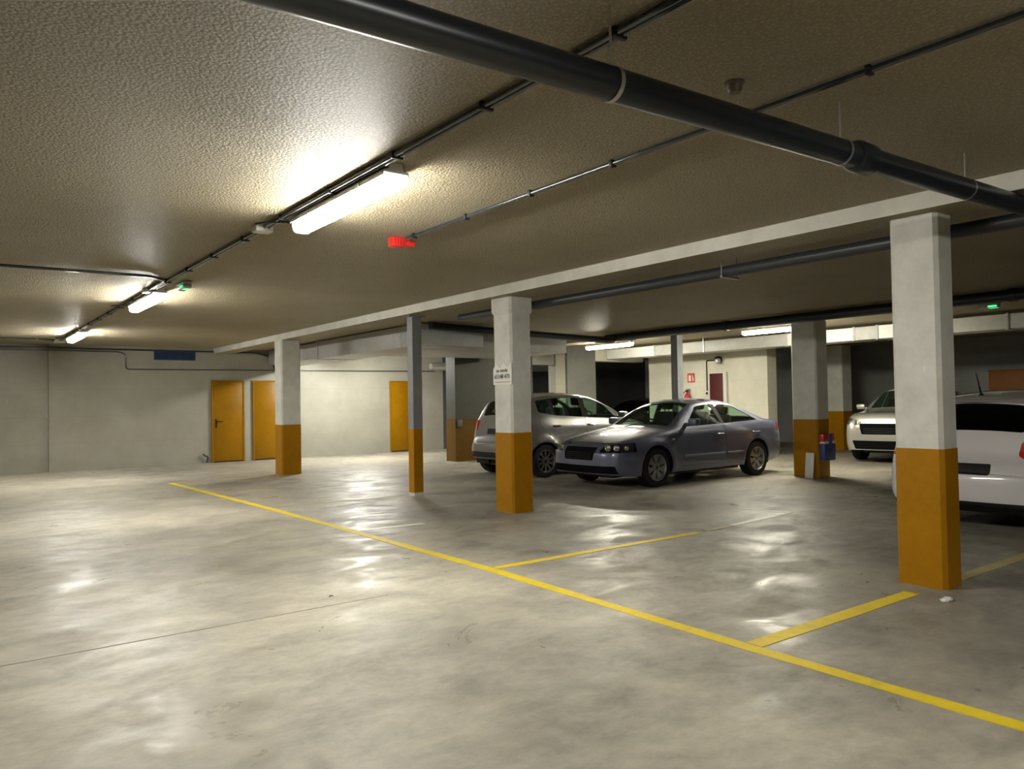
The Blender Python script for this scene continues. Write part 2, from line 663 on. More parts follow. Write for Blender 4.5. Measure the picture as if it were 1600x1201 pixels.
    def rail(s, x):
        return s.f('zt', x) - s.f('drail', x)

    def window_poly(s, xa, xb, xc, xd, lo=0.028, hi=0.05):
        """side window from belt xa..xb (front..rear) with top corners xc (front) and xd (rear)"""
        pts = [(xa, s.f('zbelt', xa) + lo), (xb, s.f('zbelt', xb) + lo)]
        for x in np.linspace(xd, xc, 9):
            z = s.rail(x) - hi
            pts.append((x, max(z, s.f('zbelt', x) + lo + .012)))
        return round_poly(pts, 0.035, 3)


def wheel_part(kind, r, rim, w, spokes, parent, loc, flip, mat_rim):
    """tyre with rim and hub cap; the outer face looks to -y (flip -> +y)"""
    s = -1 if not flip else 1
    bm = B()
    prof = [(-.5, .70), (-.5, .93), (-.42, .985), (-.2, 1.0), (.2, 1.0), (.42, .985), (.5, .93), (.5, .70)]
    add_lathe(bm, [(a * w, b * r if b > .75 else rim) for a, b in prof], 40, 'y', (0, 0, 0), True)
    t = obj('wheel', bm, 'dark_rubber', parent, loc, 40)
    t['label'] = 'black tyre on a light alloy rim'
    bm = B()
    face = s * w * .40
    add_lathe(bm, [(s * w * .5, rim * 1.0), (s * w * .5, rim * .95), (face, rim * .90), (face * .1, rim * .86), (face * .1, rim * .99), (s * w * .5, rim * 1.0)], 40, 'y', (0, 0, 0), True)
    add_lathe(bm, [(face * .6, .01), (face * 1.06, .01), (face * 1.06, rim * .20), (face * .92, rim * .27), (face * .6, rim * .27)], 24, 'y')
    for k in range(spokes):
        a = 2 * PI * k / spokes + PI / 2
        if kind == 'wide':
            prs = [(rim * .2, .11), (rim * .5, .15), (rim * .75, .25), (rim * .93, .42)]
        else:
            prs = [(rim * .2, .10), (rim * .55, .085), (rim * .93, .11)]
        vs0, vs1 = [], []
        for (rr, hw) in prs:
            hw = hw * rim
            dep = face * (1.0 - .06 * rr / rim)
            for sg in (1, -1):
                u, v = rr, sg * hw
                x, z = u * math.cos(a) - v * math.sin(a), u * math.sin(a) + v * math.cos(a)
                vs0.append(bm.verts.new((x, dep, z)))
                vs1.append(bm.verts.new((x, dep - s * .022, z)))
        n = len(prs)
        for i in range(n - 1):
            q = 2 * i
            bm.faces.new((vs0[q], vs0[q + 1], vs0[q + 3], vs0[q + 2]))
            bm.faces.new((vs1[q], vs1[q + 1], vs1[q + 3], vs1[q + 2]))
            bm.faces.new((vs0[q], vs0[q + 2], vs1[q + 2], vs1[q]))
            bm.faces.new((vs0[q + 1], vs0[q + 3], vs1[q + 3], vs1[q + 1]))
    rm = obj('rim', bm, mat_rim, t, None, 30)
    rm['label'] = 'silver alloy rim with %d spokes' % spokes
    bm = B()
    add_lathe(bm, [(-s * w * .2, .01), (-s * w * .2, rim * .9), (-s * w * .12, rim * .9), (-s * w * .12, .01)], 32, 'y')
    obj('brake_disc', bm, 'black_plastic', t, None, 30)
    bm = B()
    add_lathe(bm, [(face, .004), (face * 1.12, .004), (face * 1.12, rim * .13), (face, rim * .16)], 20, 'y')
    obj('hub_cap', bm, 'grey_pipe', t, None, 30)
    return t


def seat_mesh(x, y, zf, h, w, lean=.16):
    bm = B()
    mt = Matrix.Translation((x, y, zf)) @ Matrix.Rotation(lean, 4, 'Y')
    add_box(bm, -.06, -w / 2, 0, .06, w / 2, h, 0.045, mt)
    add_box(bm, -.52, -w / 2, -.02, .02, w / 2, .12, 0.04, Matrix.Translation((x, y, zf)))
    return bm


def make_car(name, label, sp, world, rz, paint, detail=2, glassm='window_glass', group=None):
    car = Car(sp)
    L, r = sp['L'], sp['r']
    root = empty(name, world, rz)
    tag(root, label, 'car', group)
    shell = car.sheet(0.0, 0.022)
    skin = car.sheet(0.006, 0.004)      # glass sits a little inside the skin
    xf, xr = sp['xf'], sp['xr']
    ra = r + sp.get('arch', .045)
    # wheel arches
    bm = B()
    for xa in (xf, xr):
        for y0, y1 in ((-1.3, -.45), (.45, 1.3)):
            add_prism(bm, [(xa + ra * math.cos(t), r + ra * math.sin(t)) for t in np.linspace(0, 2 * PI, 40, endpoint=False)], 'y', y0, y1)
    cut = mesh_from(bm)
    shell = boolean(shell, cut, 'DIFFERENCE')
    parts = []      # (name, mesh, mat, parent name)

    def both(poly, d=0.0):
        p = inset(poly, d) if d else poly
        return prism_mesh(p, 'y', -1.4, -.30, [(p, 'y', .30, 1.4)])

    def one(poly, sg, d=0.0):
        p = inset(poly, d) if d else poly
        return prism_mesh(p, 'y', *((-1.4, -.30) if sg < 0 else (.30, 1.4)))
    # side windows
    for wn in sp['windows']:
        poly = car.window_poly(*wn)
        shell = boolean(shell, both(poly), 'DIFFERENCE')
        for sg in (-1, 1):
            g = boolean(skin, one(poly, sg, -0.012), 'INTERSECT')
            parts.append(('side_window', g, glassm, None))
    # windscreen and rear window: cut from above / behind, kept clear of the pillars
    for nm, (x0, x1, m0, m1, dz) in (('windscreen', sp['screen']), ('rear_window', sp['rear_screen'])):
        ys0, ys1 = car.f('wrail', x0) - m0, car.f('wrail', x1) - m1
        poly = round_poly([(x0, -ys0), (x0, ys0), (x1, ys1), (x1, -ys1)], .06, 4)
        zlo = min(car.f('zt', x0), car.f('zt', x1)) - dz
        shell = boolean(shell, prism_mesh(poly, 'z', zlo, 2.2), 'DIFFERENCE')
        g = boolean(skin, prism_mesh(inset(poly, -.012), 'z', zlo, 2.2), 'INTERSECT')
        parts.append((nm, g, sp.get('rear_glass', glassm) if nm == 'rear_window' else glassm, None))
    # lamps: front-view polygons (y, z) swept along x
    for nm, poly, xa, xb, mt in sp['lamps']:
        for sg in (-1, 1):
            p = [(sg * y, z) for y, z in poly]
            p = round_poly(p, .025, 3)
            g = boolean(shell, prism_mesh(inset(p, .003), 'x', xa, xb), 'INTERSECT')
            shell = boolean(shell, prism_mesh(p, 'x', xa, xb), 'DIFFERENCE')
            parts.append((nm, g, mt, None))
    for nm, poly, xa, xb, mt in sp['fronts']:
        p = round_poly(poly, .02, 3)
        g = boolean(shell, prism_mesh(inset(p, .002), 'x', xa, xb), 'INTERSECT')
        shell = boolean(shell, prism_mesh(p, 'x', xa, xb), 'DIFFERENCE')
        parts.append((nm, g, mt, None))
    if detail > 1:
        for poly in sp['doors']:
            hz = sp['handle_z']
            for sg in (-1, 1):
                g = boolean(shell, one(poly, sg, .004), 'INTERSECT')
                shell = boolean(shell, one(poly, sg), 'DIFFERENCE')
                parts.append(('door', g, paint, sg))
    for nm, poly, zlo in sp['lids']:
        g = boolean(shell, prism_mesh(inset(poly, .004), 'z', zlo, 1.9), 'INTERSECT')
        shell = boolean(shell, prism_mesh(poly, 'z', zlo, 1.9), 'DIFFERENCE')
        parts.append((nm, g, paint, None))
    if detail > 1:
        over = car.sheet(-0.0025, 0.003)
        for (a, b) in zip(sp['windows'], sp['windows'][1:]):
            hi = .045
            poly = [(a[1] - .008, car.f('zbelt', a[1]) + .03), (b[0] + .008, car.f('zbelt', b[0]) + .03), (b[2] + .012, car.rail(b[2]) - hi), (a[3] - .012, car.rail(a[3]) - hi)]
            for sg in (-1, 1):
                parts.append(('pillar_trim', boolean(over, one(poly, sg), 'INTERSECT'), 'dark_rubber', None))
    smooth_mesh(shell, 32)
    link('body', shell, paint, root)
    di = 0
    for nm, me, mt, sg in parts:
        smooth_mesh(me, 32)
        o = link(nm, me, mt, root)
        if nm == 'door':
            poly = sp['doors'][di // 2]
            di += 1
            hx = sp['handles'][(di - 1) // 2]
            hz = sp['handle_z']
            hy = car_y(car, hx, hz) * sg
            bm = B()
            add_tube(bm, bend([(hx - .10, hy - sg * .01, hz), (hx - .085, hy + sg * .03, hz), (hx + .085, hy + sg * .03, hz), (hx + .10, hy - sg * .01, hz)], .03, 4), .013, 8)
            hm = sp.get('handle_mat', paint)
            obj('door_handle', bm, hm, o, None, 40)
            if sp.get('moulding'):
                z = sp['moulding']
                xa = min(p[0] for p in poly) + .06
                xb = max(p[0] for p in poly if p[1] < z + .2) - .06
                if xb - xa > .3:
                    if di > 2:
                        xb = min(xb, xr - ra - .06)
                    bm = B()
                    n = 8
                    pts = [(x, (car_y(car, x, z) + .002) * sg, z) for x in np.linspace(xa, xb, n)]
                    add_tube(bm, pts, .016, 8)
                    obj('rubbing_strip', bm, paint, o, None, 40)
    # wheels
    for xa in (xf, xr):
        for sg in (-1, 1):
            w = sp['tyre_w']
            yy = sg * (car_y(car, xa, r + ra + .03) - w / 2 - .015)
            wheel_part(sp['rimkind'], r, sp['rim'], w, sp['spokes'], root, (xa, yy, r), sg > 0, 'alloy')
    # underbody, wheel housings, cabin
    bm = B()
    zs = sp['floor_z']
    add_box(bm, .25, -.5, zs, L - .3, .5, zs + .35)
    add_box(bm, xf + ra + .03, -.74, zs, xr - ra - .03, .74, zs + .30)
    add_box(bm, xf - .55, -.72, zs + .12, xf - ra - .03, .72, zs + .35)
    add_box(bm, xr + ra + .03, -.68, zs + .12, L - .12, .68, zs + .3)
    for xa in (xf, xr):
        for sg in (-1, 1):
            ang = np.linspace(-.25, PI + .25, 22)
            ro, ri = ra + .02, ra + .005
            ring = [(xa + ro * math.cos(t), r + ro * math.sin(t)) for t in ang] + [(xa + ri * math.cos(t), r + ri * math.sin(t)) for t in ang[::-1]]
            add_prism(bm, ring, 'y', *sorted((sg * .45, sg * (car_y(car, xa, r + ra + .03) - .05))))
    obj('underbody', bm, 'black_plastic', root)
    bm = B()
    x0, x1 = sp['screen'][0] + .12, sp['rear_screen'][1] - .12
    zf = car.f('zbelt', x0) - .32
    add_box(bm, x0, -.66, zf - .05, min(x1, L - .35), .66, zf)
    obj('cabin_floor', bm, 'cloth', root)
    xd = sp['screen'][0] + .03
    zd = car.f('zt', sp['screen'][0]) - .07
    bm = B()
    add_box(bm, xd, -.62, zd - .22, xd + .62, .62, zd - .015, .05)
    obj('dashboard', bm, 'cloth', root, None, 35)
    for y in (-.36, .36):
        o = obj('front_seat', seat_mesh(sp['seat_x'][0], y, zf, .60, .48), 'cloth', root, None, 40)
        bm = B()
        add_box(bm, -.045, -.13, 0, .045, .13, .19, .04, Matrix.Translation((sp['seat_x'][0] + .12, y, zf + .63)) @ Matrix.Rotation(.1, 4, 'Y'))
        add_tube(bm, [(sp['seat_x'][0] + .10, y - .05, zf + .56), (sp['seat_x'][0] + .12, y - .05, zf + .66)], .008, 6)
        add_tube(bm, [(sp['seat_x'][0] + .10, y + .05, zf + .56), (sp['seat_x'][0] + .12, y + .05, zf + .66)], .008, 6)
        obj('headrest', bm, 'cloth', o, None, 40)
    o = obj('rear_seat', seat_mesh(sp['seat_x'][1], 0, zf + .02, .52, 1.2, .3), 'cloth', root, None, 40)
    for y in (-.38, .38):
        bm = B()
        add_box(bm, -.04, -.12, 0, .04, .12, .15, .035, Matrix.Translation((sp['seat_x'][1] + .16, y, zf + .52)) @ Matrix.Rotation(.2, 4, 'Y'))
        obj('headrest', bm, 'cloth', o, None, 40)
    bm = B()
    sx = xd + .70
    mt = Matrix.Translation((sx, sp.get('driver', 1) * .36, zd - .02)) @ Matrix.Rotation(-.45, 4, 'Y')
    pts = [mt @ Vector((0, .18 * math.cos(t), .18 * math.sin(t))) for t in np.linspace(0, 2 * PI, 25)]
    add_tube(bm, pts, .014, 8, cap=False)
    add_tube(bm, [mt @ Vector((0, -.17, 0)), mt @ Vector((0, .17, 0))], .016, 6)
    add_tube(bm, [mt @ Vector((0, 0, 0)), mt @ Vector((-.3, 0, -.03))], .02, 6)
    obj('steering_wheel', bm, 'cloth', root, None, 40)
    # mirrors
    for sg in (-1, 1):
        mx = sp['mirror_x']
        mz = car.f('zbelt', mx) + .045
        my = car_y(car, mx, mz - .06)
        bm = B()
        vs = add_box(bm, mx - .06, my + .03, mz, mx + .07, my + .22, mz + .125, .035)
        add_box(bm, mx - .03, my - .06, mz + .005, mx + .03, my + .06, mz + .05, .01)
        if sg < 0:
            bmesh.ops.scale(bm, vec=(1, -1, 1), verts=bm.verts)
        o = obj('wing_mirror', bm, paint, root, None, 40)
        bm = B()
        ya, yb = my + .05, my + .20
        add_box(bm, mx + .068, ya, mz + .02, mx + .073, yb, mz + .105)
        if sg < 0:
            bmesh.ops.scale(bm, vec=(1, -1, 1), verts=bm.verts)
        obj('mirror_glass', bm, 'chrome', o)
    return root, car


def grille_bars(car, root, zs, w):
    """horizontal bars following the bow of the nose"""
    R = car.R[0]
    for z in zs:
        bm = B()
        hw = float(np.interp(z, R[:20, 1], R[:20, 0]))
        fz = math.sin(PI * min(1, max(0, (z - R[0, 1]) / (R[-1, 1] - R[0, 1])))) ** .5
        pts = [(-car.sp['bulge'][0] * (1 - (y / hw) ** 2) * (.45 + .55 * fz) - .002, y, z) for y in np.linspace(-w, w, 13)]
        add_tube(bm, pts, .007, 6)
        obj('grille_bar', bm, 'black_plastic', root, None, 40)


def car_y(car, x, z):
    """half width of the skin at station x, height z"""
    i = int(np.argmin(abs(car.xs - x)))
    P = car.R[i]
    k = int(np.argmin(abs(P[:, 1] - z) + (P[:, 0] < .3) * 10))
    return float(P[k, 0])
def rails(car_belt):
    pass


def build_cars():
    # ---- saloon
    sedan = dict(
        L=4.55, r=.316, rim=.215, tyre_w=.205, xf=.90, xr=3.55, arch=.05, floor_z=.17, bulge=(.05, .04), driver=1,
        zt=[(0, .60), (.05, .665), (.12, .715), (.25, .765), (.6, .85), (1.0, .915), (1.30, .955), (1.36, .972), (1.62, 1.13), (1.95, 1.32), (2.1, 1.375), (2.35, 1.415), (2.6, 1.428), (2.9, 1.420), (3.2, 1.375), (3.5, 1.285), (3.8, 1.155), (4.02, 1.055), (4.15, 1.035), (4.38, 1.02), (4.46, .97), (4.52, .86), (4.55, .70)],
        zsill=[(0, .24), (.4, .20), (1.3, .215), (3.2, .225), (3.9, .25), (4.55, .30)],
        wmax=[(0, .60), (.05, .69), (.12, .755), (.25, .815), (.5, .865), (.9, .880), (2.3, .886), (3.6, .880), (4.1, .855), (4.35, .80), (4.48, .73), (4.55, .64)],
        zbelt=[(0, .56), (.12, .66), (.3, .72), (.6, .79), (1.0, .86), (1.4, .905), (2.2, .935), (3.2, .965), (3.8, .985), (4.2, .975), (4.45, .93), (4.55, .66)],
        wbelt=[(0, .56), (.12, .70), (.3, .76), (.7, .80), (1.4, .815), (2.4, .825), (3.4, .815), (4.0, .78), (4.4, .72), (4.55, .60)],
        wrail=[(0, .50), (.2, .62), (.7, .68), (1.3, .715), (1.45, .715), (1.95, .60), (2.3, .565), (2.8, .56), (3.2, .565), (3.6, .60), (4.0, .665), (4.2, .66), (4.45, .60), (4.55, .52)],
        drail=[(0, .02), (.3, .03), (1.0, .035), (1.36, .035), (1.6, .05), (2.1, .06), (2.6, .065), (3.2, .06), (3.8, .035), (4.1, .02), (4.55, .02)],
        flare=[(.90, .40, .022), (3.55, .40, .018)], crease=[(.84, .018, .008, .9, 4.2)],
        windows=[(1.70, 2.62, 2.13, 2.55), (2.69, 3.72, 2.66, 3.22)],
        screen=(1.40, 2.10, .075, .075, .02), rear_screen=(3.28, 3.96, .08, .09, .02),
        lamps=[('headlamp', [(.44, .585), (.47, .70), (.80, .735), (1.0, .72), (1.0, .60), (.80, .585)], -.2, .46, 'lens_glass'),
               ('tail_lamp', [(.50, .80), (.50, .955), (1.0, .955), (1.0, .80)], 4.30, 4.8, 'tail_red')],
        fronts=[('radiator_grille', [(-.33, .46), (.33, .46), (.37, .665), (-.37, .665)], -.3, .09, 'dark_void'),
                ('lower_grille', [(-.74, .255), (.74, .255), (.72, .375), (-.72, .375)], -.3, .17, 'dark_void'),
                ('rear_number_plate', [(-.26, .72), (.26, .72), (.26, .83), (-.26, .83)], 4.3, 4.9, 'grey_box')],
        doors=[[(1.48, .30), (2.66, .30), (2.66, .95), (2.61, 1.37), (2.10, 1.33), (1.58, .96)], [(2.665, .30), (3.14, .30), (3.32, .60), (3.42, .68), (3.80, .95), (3.74, 1.03), (3.24, 1.33), (2.62, 1.37), (2.665, .95)]],
        handles=[2.50, 3.55], handle_z=.80, handle_mat='paint_graphite', moulding=.47,
        lids=[('bonnet', [(.10, -.50), (.10, .50), (.6, .66), (1.28, .70), (1.28, -.70), (.6, -.66)], .70), ('boot_lid', [(4.06, -.60), (4.06, .60), (4.60, .55), (4.60, -.55)], .90)],
        rimkind='wide', spokes=7, seat_x=(2.42, 3.02), mirror_x=1.72)
    root, car = make_car('sedan_car', 'dark graphite saloon parked nose out in front of the silver hatchback', sedan, (8.42, 9.30, 0), 0, 'paint_graphite')
    for sg in (-1, 1):      # lamp units behind the clear headlamp covers
        bm = B()
        pl = [(.13, .40), (.30, .71), (.42, .80), (.46, .80), (.50, .70), (.42, .55), (.25, .40)]
        add_prism(bm, [(x, sg * y) for x, y in pl], 'z', .575, .735)
        o = obj('headlamp_housing', bm, 'black_plastic', root)
        for (x, y, rr) in ((.155, .52, .055), (.225, .635, .05), (.335, .745, .038)):
            bm = B()
            d = Vector((-1, sg * (y - .35) * 1.3, 0)).normalized()
            mt = Matrix.Translation((x, sg * y, .655)) @ d.to_track_quat('Z', 'Y').to_matrix().to_4x4()
            add_lathe(bm, [(-.03, rr * .3), (0, rr * .75), (.03, rr), (.036, rr), (.034, rr * .9), (.006, rr * .6), (.004, .004)], 20, 'z')
            bmesh.ops.transform(bm, matrix=mt, verts=bm.verts)
            obj('reflector', bm, 'chrome', o, None, 40)
    grille_bars(car, root, (.485, .515, .545, .575), .30)
    # side repeater on the wing, fuel of the details
    for sg in (-1, 1):
        bm = B()
        y = car_y(car, 1.30, .76) * sg
        add_box(bm, 1.265, min(y - .012, y + .012), .745, 1.325, max(y - .012, y + .012), .77, .006)
        obj('side_indicator', bm, 'lamp_off', root, None, 40)
    bm = B()
    for y0, ln, an in ((-.1, .55, .10), (.45, .5, .12)):
        z0 = car.f('zt', 1.42) + .012
        add_tube(bm, [(1.40, y0, z0), (1.44 + .06, y0 - ln * .5, car.f('zt', 1.46) + .02), (1.43, y0 - ln, car.f('zt', 1.42) - .0)], .008, 6)
    obj('wiper', bm, 'black_plastic', root)

    # ---- tall silver hatchback
    tall = dict(
        L=3.95, r=.305, rim=.212, tyre_w=.195, xf=.74, xr=3.33, arch=.05, floor_z=.19, bulge=(.06, .05), driver=1,
        zt=[(0, .62), (.05, .72), (.15, .83), (.4, .93), (.7, 1.01), (.95, 1.06), (1.05, 1.09), (1.4, 1.31), (1.7, 1.46), (1.9, 1.525), (2.2, 1.572), (2.5, 1.59), (2.9, 1.58), (3.3, 1.54), (3.5, 1.51), (3.6, 1.46), (3.70, 1.30), (3.79, 1.10), (3.83, .95), (3.86, .78), (3.93, .70), (3.95, .64)],
        zsill=[(0, .25), (.4, .21), (1.2, .23), (2.9, .24), (3.5, .28), (3.95, .34)],
        wmax=[(0, .58), (.06, .68), (.15, .75), (.3, .82), (.6, .865), (1.2, .878), (2.6, .882), (3.3, .876), (3.6, .84), (3.8, .77), (3.9, .72), (3.95, .66)],
        zbelt=[(0, .58), (.15, .76), (.4, .85), (.7, .93), (1.1, 1.0), (1.6, 1.03), (2.4, 1.075), (2.9, 1.10), (3.4, 1.18), (3.6, 1.18), (3.78, 1.06), (3.86, .76), (3.95, .60)],
        wbelt=[(0, .54), (.15, .69), (.5, .77), (1.1, .81), (2.4, .825), (3.1, .81), (3.5, .76), (3.75, .70), (3.95, .62)],
        wrail=[(0, .48), (.3, .64), (1.0, .71), (1.15, .70), (1.7, .60), (2.1, .575), (2.8, .57), (3.3, .56), (3.55, .56), (3.75, .60), (3.95, .56)],
        drail=[(0, .02), (.5, .03), (1.05, .035), (1.6, .055), (2.2, .065), (2.9, .065), (3.45, .055), (3.7, .03), (3.95, .02)],
        flare=[(.74, .39, .03), (3.33, .39, .035)], crease=[(.93, .02, .008, .9, 3.5)],
        windows=[(1.40, 2.24, 1.62, 2.16), (2.32, 3.02, 2.27, 2.98), (3.07, 3.40, 3.05, 3.36)],
        screen=(1.12, 1.86, .075, .075, .02), rear_screen=(3.585, 3.765, .075, .10, .02),
        lamps=[('headlamp', [(.42, .66), (.44, .80), (.8, .86), (1.0, .86), (1.0, .70), (.8, .66)], -.2, .5, 'lens_glass'),
               ('tail_lamp', [(.60, .86), (.55, 1.06), (1.0, 1.10), (1.0, .86)], 3.60, 4.2, 'tail_red')],
        fronts=[('radiator_grille', [(-.36, .55), (.36, .55), (.38, .72), (-.38, .72)], -.3, .12, 'black_plastic'),
                ('lower_grille', [(-.7, .27), (.7, .27), (.68, .38), (-.68, .38)], -.3, .2, 'black_plastic'),
                ('bumper_insert', [(-.70, .36), (.70, .36), (.70, .47), (-.70, .47)], 3.84, 4.3, 'black_plastic'),
                ('number_plate', [(-.26, .80), (.26, .80), (.26, .91), (-.26, .91)], 3.6, 4.3, 'black_plastic')],
        doors=[[(1.16, .34), (2.29, .34), (2.29, 1.0), (2.215, 1.50), (1.64, 1.40), (1.20, 1.03)], [(2.295, .34), (2.90, .34), (3.02, .60), (3.12, .70), (3.42, .98), (3.42, 1.16), (3.38, 1.45), (2.22, 1.50), (2.295, 1.0)]],
        handles=[2.15, 3.02], handle_z=.955, handle_mat='chrome', moulding=None,
        lids=[('bonnet', [(.12, -.5), (.12, .5), (.5, .64), (1.04, .69), (1.04, -.69), (.5, -.64)], .80)],
        rimkind='thin', spokes=10, seat_x=(1.98, 2.95), mirror_x=1.36)
    root, car = make_car('hatchback_car', 'tall silver hatchback standing behind the yellow based column with the paper notice', tall, (8.43 + tall['L'], 11.80, 0), PI, 'paint_silver')

    # ---- crossover beyond the pillars
    suv = dict(
        L=4.45, r=.345, rim=.235, tyre_w=.22, xf=.93, xr=3.60, arch=.055, floor_z=.2, bulge=(.06, .05), driver=1,
        zt=[(0, .78), (.03, .90), (.08, .99), (.2, 1.045), (.6, 1.085), (1.0, 1.115), (1.12, 1.14), (1.5, 1.36), (1.85, 1.53), (2.1, 1.595), (2.5, 1.62), (3.2, 1.60), (3.7, 1.53), (3.95, 1.46), (4.2, 1.18), (4.32, 1.05), (4.40, .9), (4.45, .70)],
        zsill=[(0, .27), (.4, .22), (1.3, .25), (3.2, .26), (3.9, .3), (4.45, .38)],
        wmax=[(0, .68), (.05, .76), (.12, .82), (.3, .88), (.6, .91), (1.2, .92), (3.0, .92), (3.7, .915), (4.2, .86), (4.4, .76), (4.45, .7)],
        zbelt=[(0, .74), (.12, .90), (.4, .99), (1.0, 1.05), (1.6, 1.06), (2.8, 1.09), (3.7, 1.15), (4.2, 1.08), (4.35, .95), (4.45, .66)],
        wbelt=[(0, .62), (.12, .76), (.5, .82), (1.1, .84), (2.4, .85), (3.4, .83), (4.0, .78), (4.45, .64)],
        wrail=[(0, .56), (.3, .70), (1.1, .735), (1.3, .725), (1.85, .62), (2.4, .60), (3.4, .59), (3.9, .57), (4.2, .62), (4.45, .58)],
        drail=[(0, .02), (.5, .03), (1.12, .035), (1.7, .055), (2.4, .065), (3.4, .06), (4.0, .03), (4.45, .02)],
        flare=[(.93, .44, .025), (3.6, .44, .025)], crease=[(.85, .02, .01, .9, 4.0)],
        windows=[(1.55, 2.42, 1.85, 2.36), (2.5, 3.3, 2.45, 3.2)],
        screen=(1.18, 1.98, .075, .075, .02), rear_screen=(3.98, 4.18, .08, .1, .02),
        lamps=[('headlamp', [(.50, .80), (.46, .87), (.80, .96), (1.0, .98), (1.0, .86), (.82, .80)], -.2, .42, 'chrome'),
               ('tail_lamp', [(.5, .85), (.5, 1.0), (1.0, 1.0), (1.0, .85)], 4.15, 4.7, 'tail_red')],
        fronts=[('radiator_grille', [(-.46, .60), (.46, .60), (.52, .83), (-.52, .83)], -.3, .16, 'dark_void'),
                ('lower_grille', [(-.60, .29), (.60, .29), (.66, .47), (-.66, .47)], -.3, .22, 'dark_void')],
        doors=[[(1.36, .40), (2.46, .40), (2.46, 1.0), (2.42, 1.52), (1.86, 1.47), (1.42, 1.09)], [(2.465, .40), (3.08, .40), (3.25, .68), (3.36, .78), (3.62, 1.0), (3.5, 1.2), (3.26, 1.49), (2.425, 1.52), (2.465, 1.0)]],
        handles=[2.3, 3.2], handle_z=.95, handle_mat='paint_sand', moulding=None,
        lids=[('bonnet', [(.10, -.58), (.10, .58), (.5, .70), (1.12, .73), (1.12, -.73), (.5, -.70)], .94)],
        rimkind='thin', spokes=5, seat_x=(2.2, 3.25), mirror_x=1.52)
    root, car = make_car('crossover_car', 'pale crossover parked nose out beyond the two far columns', suv, (15.80, 8.02, 0), .17, 'paint_sand')

    grille_bars(car, root, (.64, .68, .72), .42)
    # ---- small white hatchback, back end to us
    hatch = dict(
        L=3.98, r=.30, rim=.205, tyre_w=.19, xf=.80, xr=3.32, arch=.045, floor_z=.18, bulge=(.06, .07), driver=1,
        zt=[(0, .58), (.05, .66), (.15, .73), (.4, .82), (.8, .91), (1.0, .955), (1.1, .985), (1.45, 1.20), (1.75, 1.36), (2.0, 1.43), (2.35, 1.465), (2.8, 1.46), (3.2, 1.43), (3.5, 1.385), (3.62, 1.34), (3.70, 1.25), (3.80, 1.03), (3.84, .92), (3.88, .78), (3.95, .70), (3.98, .62)],
        zsill=[(0, .22), (.4, .19), (1.2, .2), (2.9, .21), (3.5, .25), (3.98, .29)],
        wmax=[(0, .56), (.06, .66), (.15, .73), (.3, .79), (.6, .84), (1.2, .86), (2.6, .868), (3.3, .872), (3.6, .85), (3.8, .81), (3.92, .76), (3.98, .70)],
        zbelt=[(0, .54), (.15, .66), (.4, .74), (.8, .84), (1.2, .90), (2.0, .93), (3.0, .98), (3.5, 1.04), (3.7, 1.0), (3.83, .86), (3.9, .70), (3.98, .58)],
        wbelt=[(0, .50), (.15, .66), (.5, .75), (1.1, .79), (2.4, .81), (3.1, .80), (3.5, .77), (3.78, .73), (3.98, .66)],
        wrail=[(0, .46), (.3, .60), (1.0, .68), (1.2, .68), (1.75, .58), (2.2, .555), (2.9, .55), (3.4, .54), (3.6, .545), (3.78, .60), (3.98, .60)],
        drail=[(0, .02), (.5, .03), (1.1, .035), (1.6, .05), (2.2, .06), (2.9, .06), (3.45, .05), (3.7, .03), (3.98, .02)],
        flare=[(.80, .37, .02), (3.32, .37, .02)], crease=[(.80, .02, .008, .9, 3.6)],
        windows=[(1.45, 2.30, 1.70, 2.24), (2.37, 3.1, 2.32, 3.0)],
        screen=(1.16, 1.90, .075, .075, .02), rear_screen=(3.635, 3.795, .055, .055, .02), rear_glass='window_glass_dark',
        lamps=[('headlamp', [(.42, .60), (.44, .70), (.8, .78), (1.0, .78), (1.0, .62), (.8, .60)], -.2, .5, 'lens_glass'),
               ('tail_lamp', [(.48, .80), (.50, .93), (.60, .99), (1.0, 1.0), (1.0, .76), (.54, .76)], 3.62, 4.2, 'tail_red')],
        fronts=[('radiator_grille', [(-.4, .42), (.4, .42), (.36, .56), (-.36, .56)], -.3, .12, 'black_plastic'),
                ('diffuser', [(-.62, .20), (.62, .20), (.60, .33), (-.60, .33)], 3.7, 4.3, 'black_plastic'),
                ('number_plate', [(-.26, .60), (.26, .60), (.26, .71), (-.26, .71)], 3.6, 4.3, 'black_plastic')],
        doors=[[(1.24, .30), (2.335, .30), (2.335, .95), (2.29, 1.37), (1.72, 1.31), (1.30, .96)], [(2.34, .30), (2.88, .30), (3.0, .58), (3.08, .66), (3.3, .90), (3.25, 1.1), (3.04, 1.34), (2.295, 1.37), (2.34, .95)]],
        handles=[2.18, 3.0], handle_z=.84, handle_mat='paint_white', moulding=None,
        lids=[('bonnet', [(.12, -.46), (.12, .46), (.5, .60), (1.06, .67), (1.06, -.67), (.5, -.60)], .68)],
        rimkind='thin', spokes=8, seat_x=(2.02, 2.95), mirror_x=1.42)
    X0, Y0 = 8.45, 3.50
    root, car = make_car('hatchback_car', 'small white hatchback seen from behind beside a big column', hatch, (X0 + hatch['L'], Y0, 0), PI, 'paint_white')
    bm = B()
    zt = car.f('zt', 3.62)
    add_prism(bm, [(3.42, 1.385), (3.66, 1.352), (3.70, 1.335), (3.66, 1.325), (3.42, 1.355)], 'y', -.50, .50)
    obj('roof_spoiler', bm, 'paint_white', root, None, 30)
    bm = B()
    add_tube(bm, [(3.40, -.02, 1.40), (3.52, -.02, 1.64)], [.012, .004], 8)
    add_lathe(bm, [(0, .03), (.02, .022), (.03, .01)], 12, 'z', (3.40, -.02, 1.395))
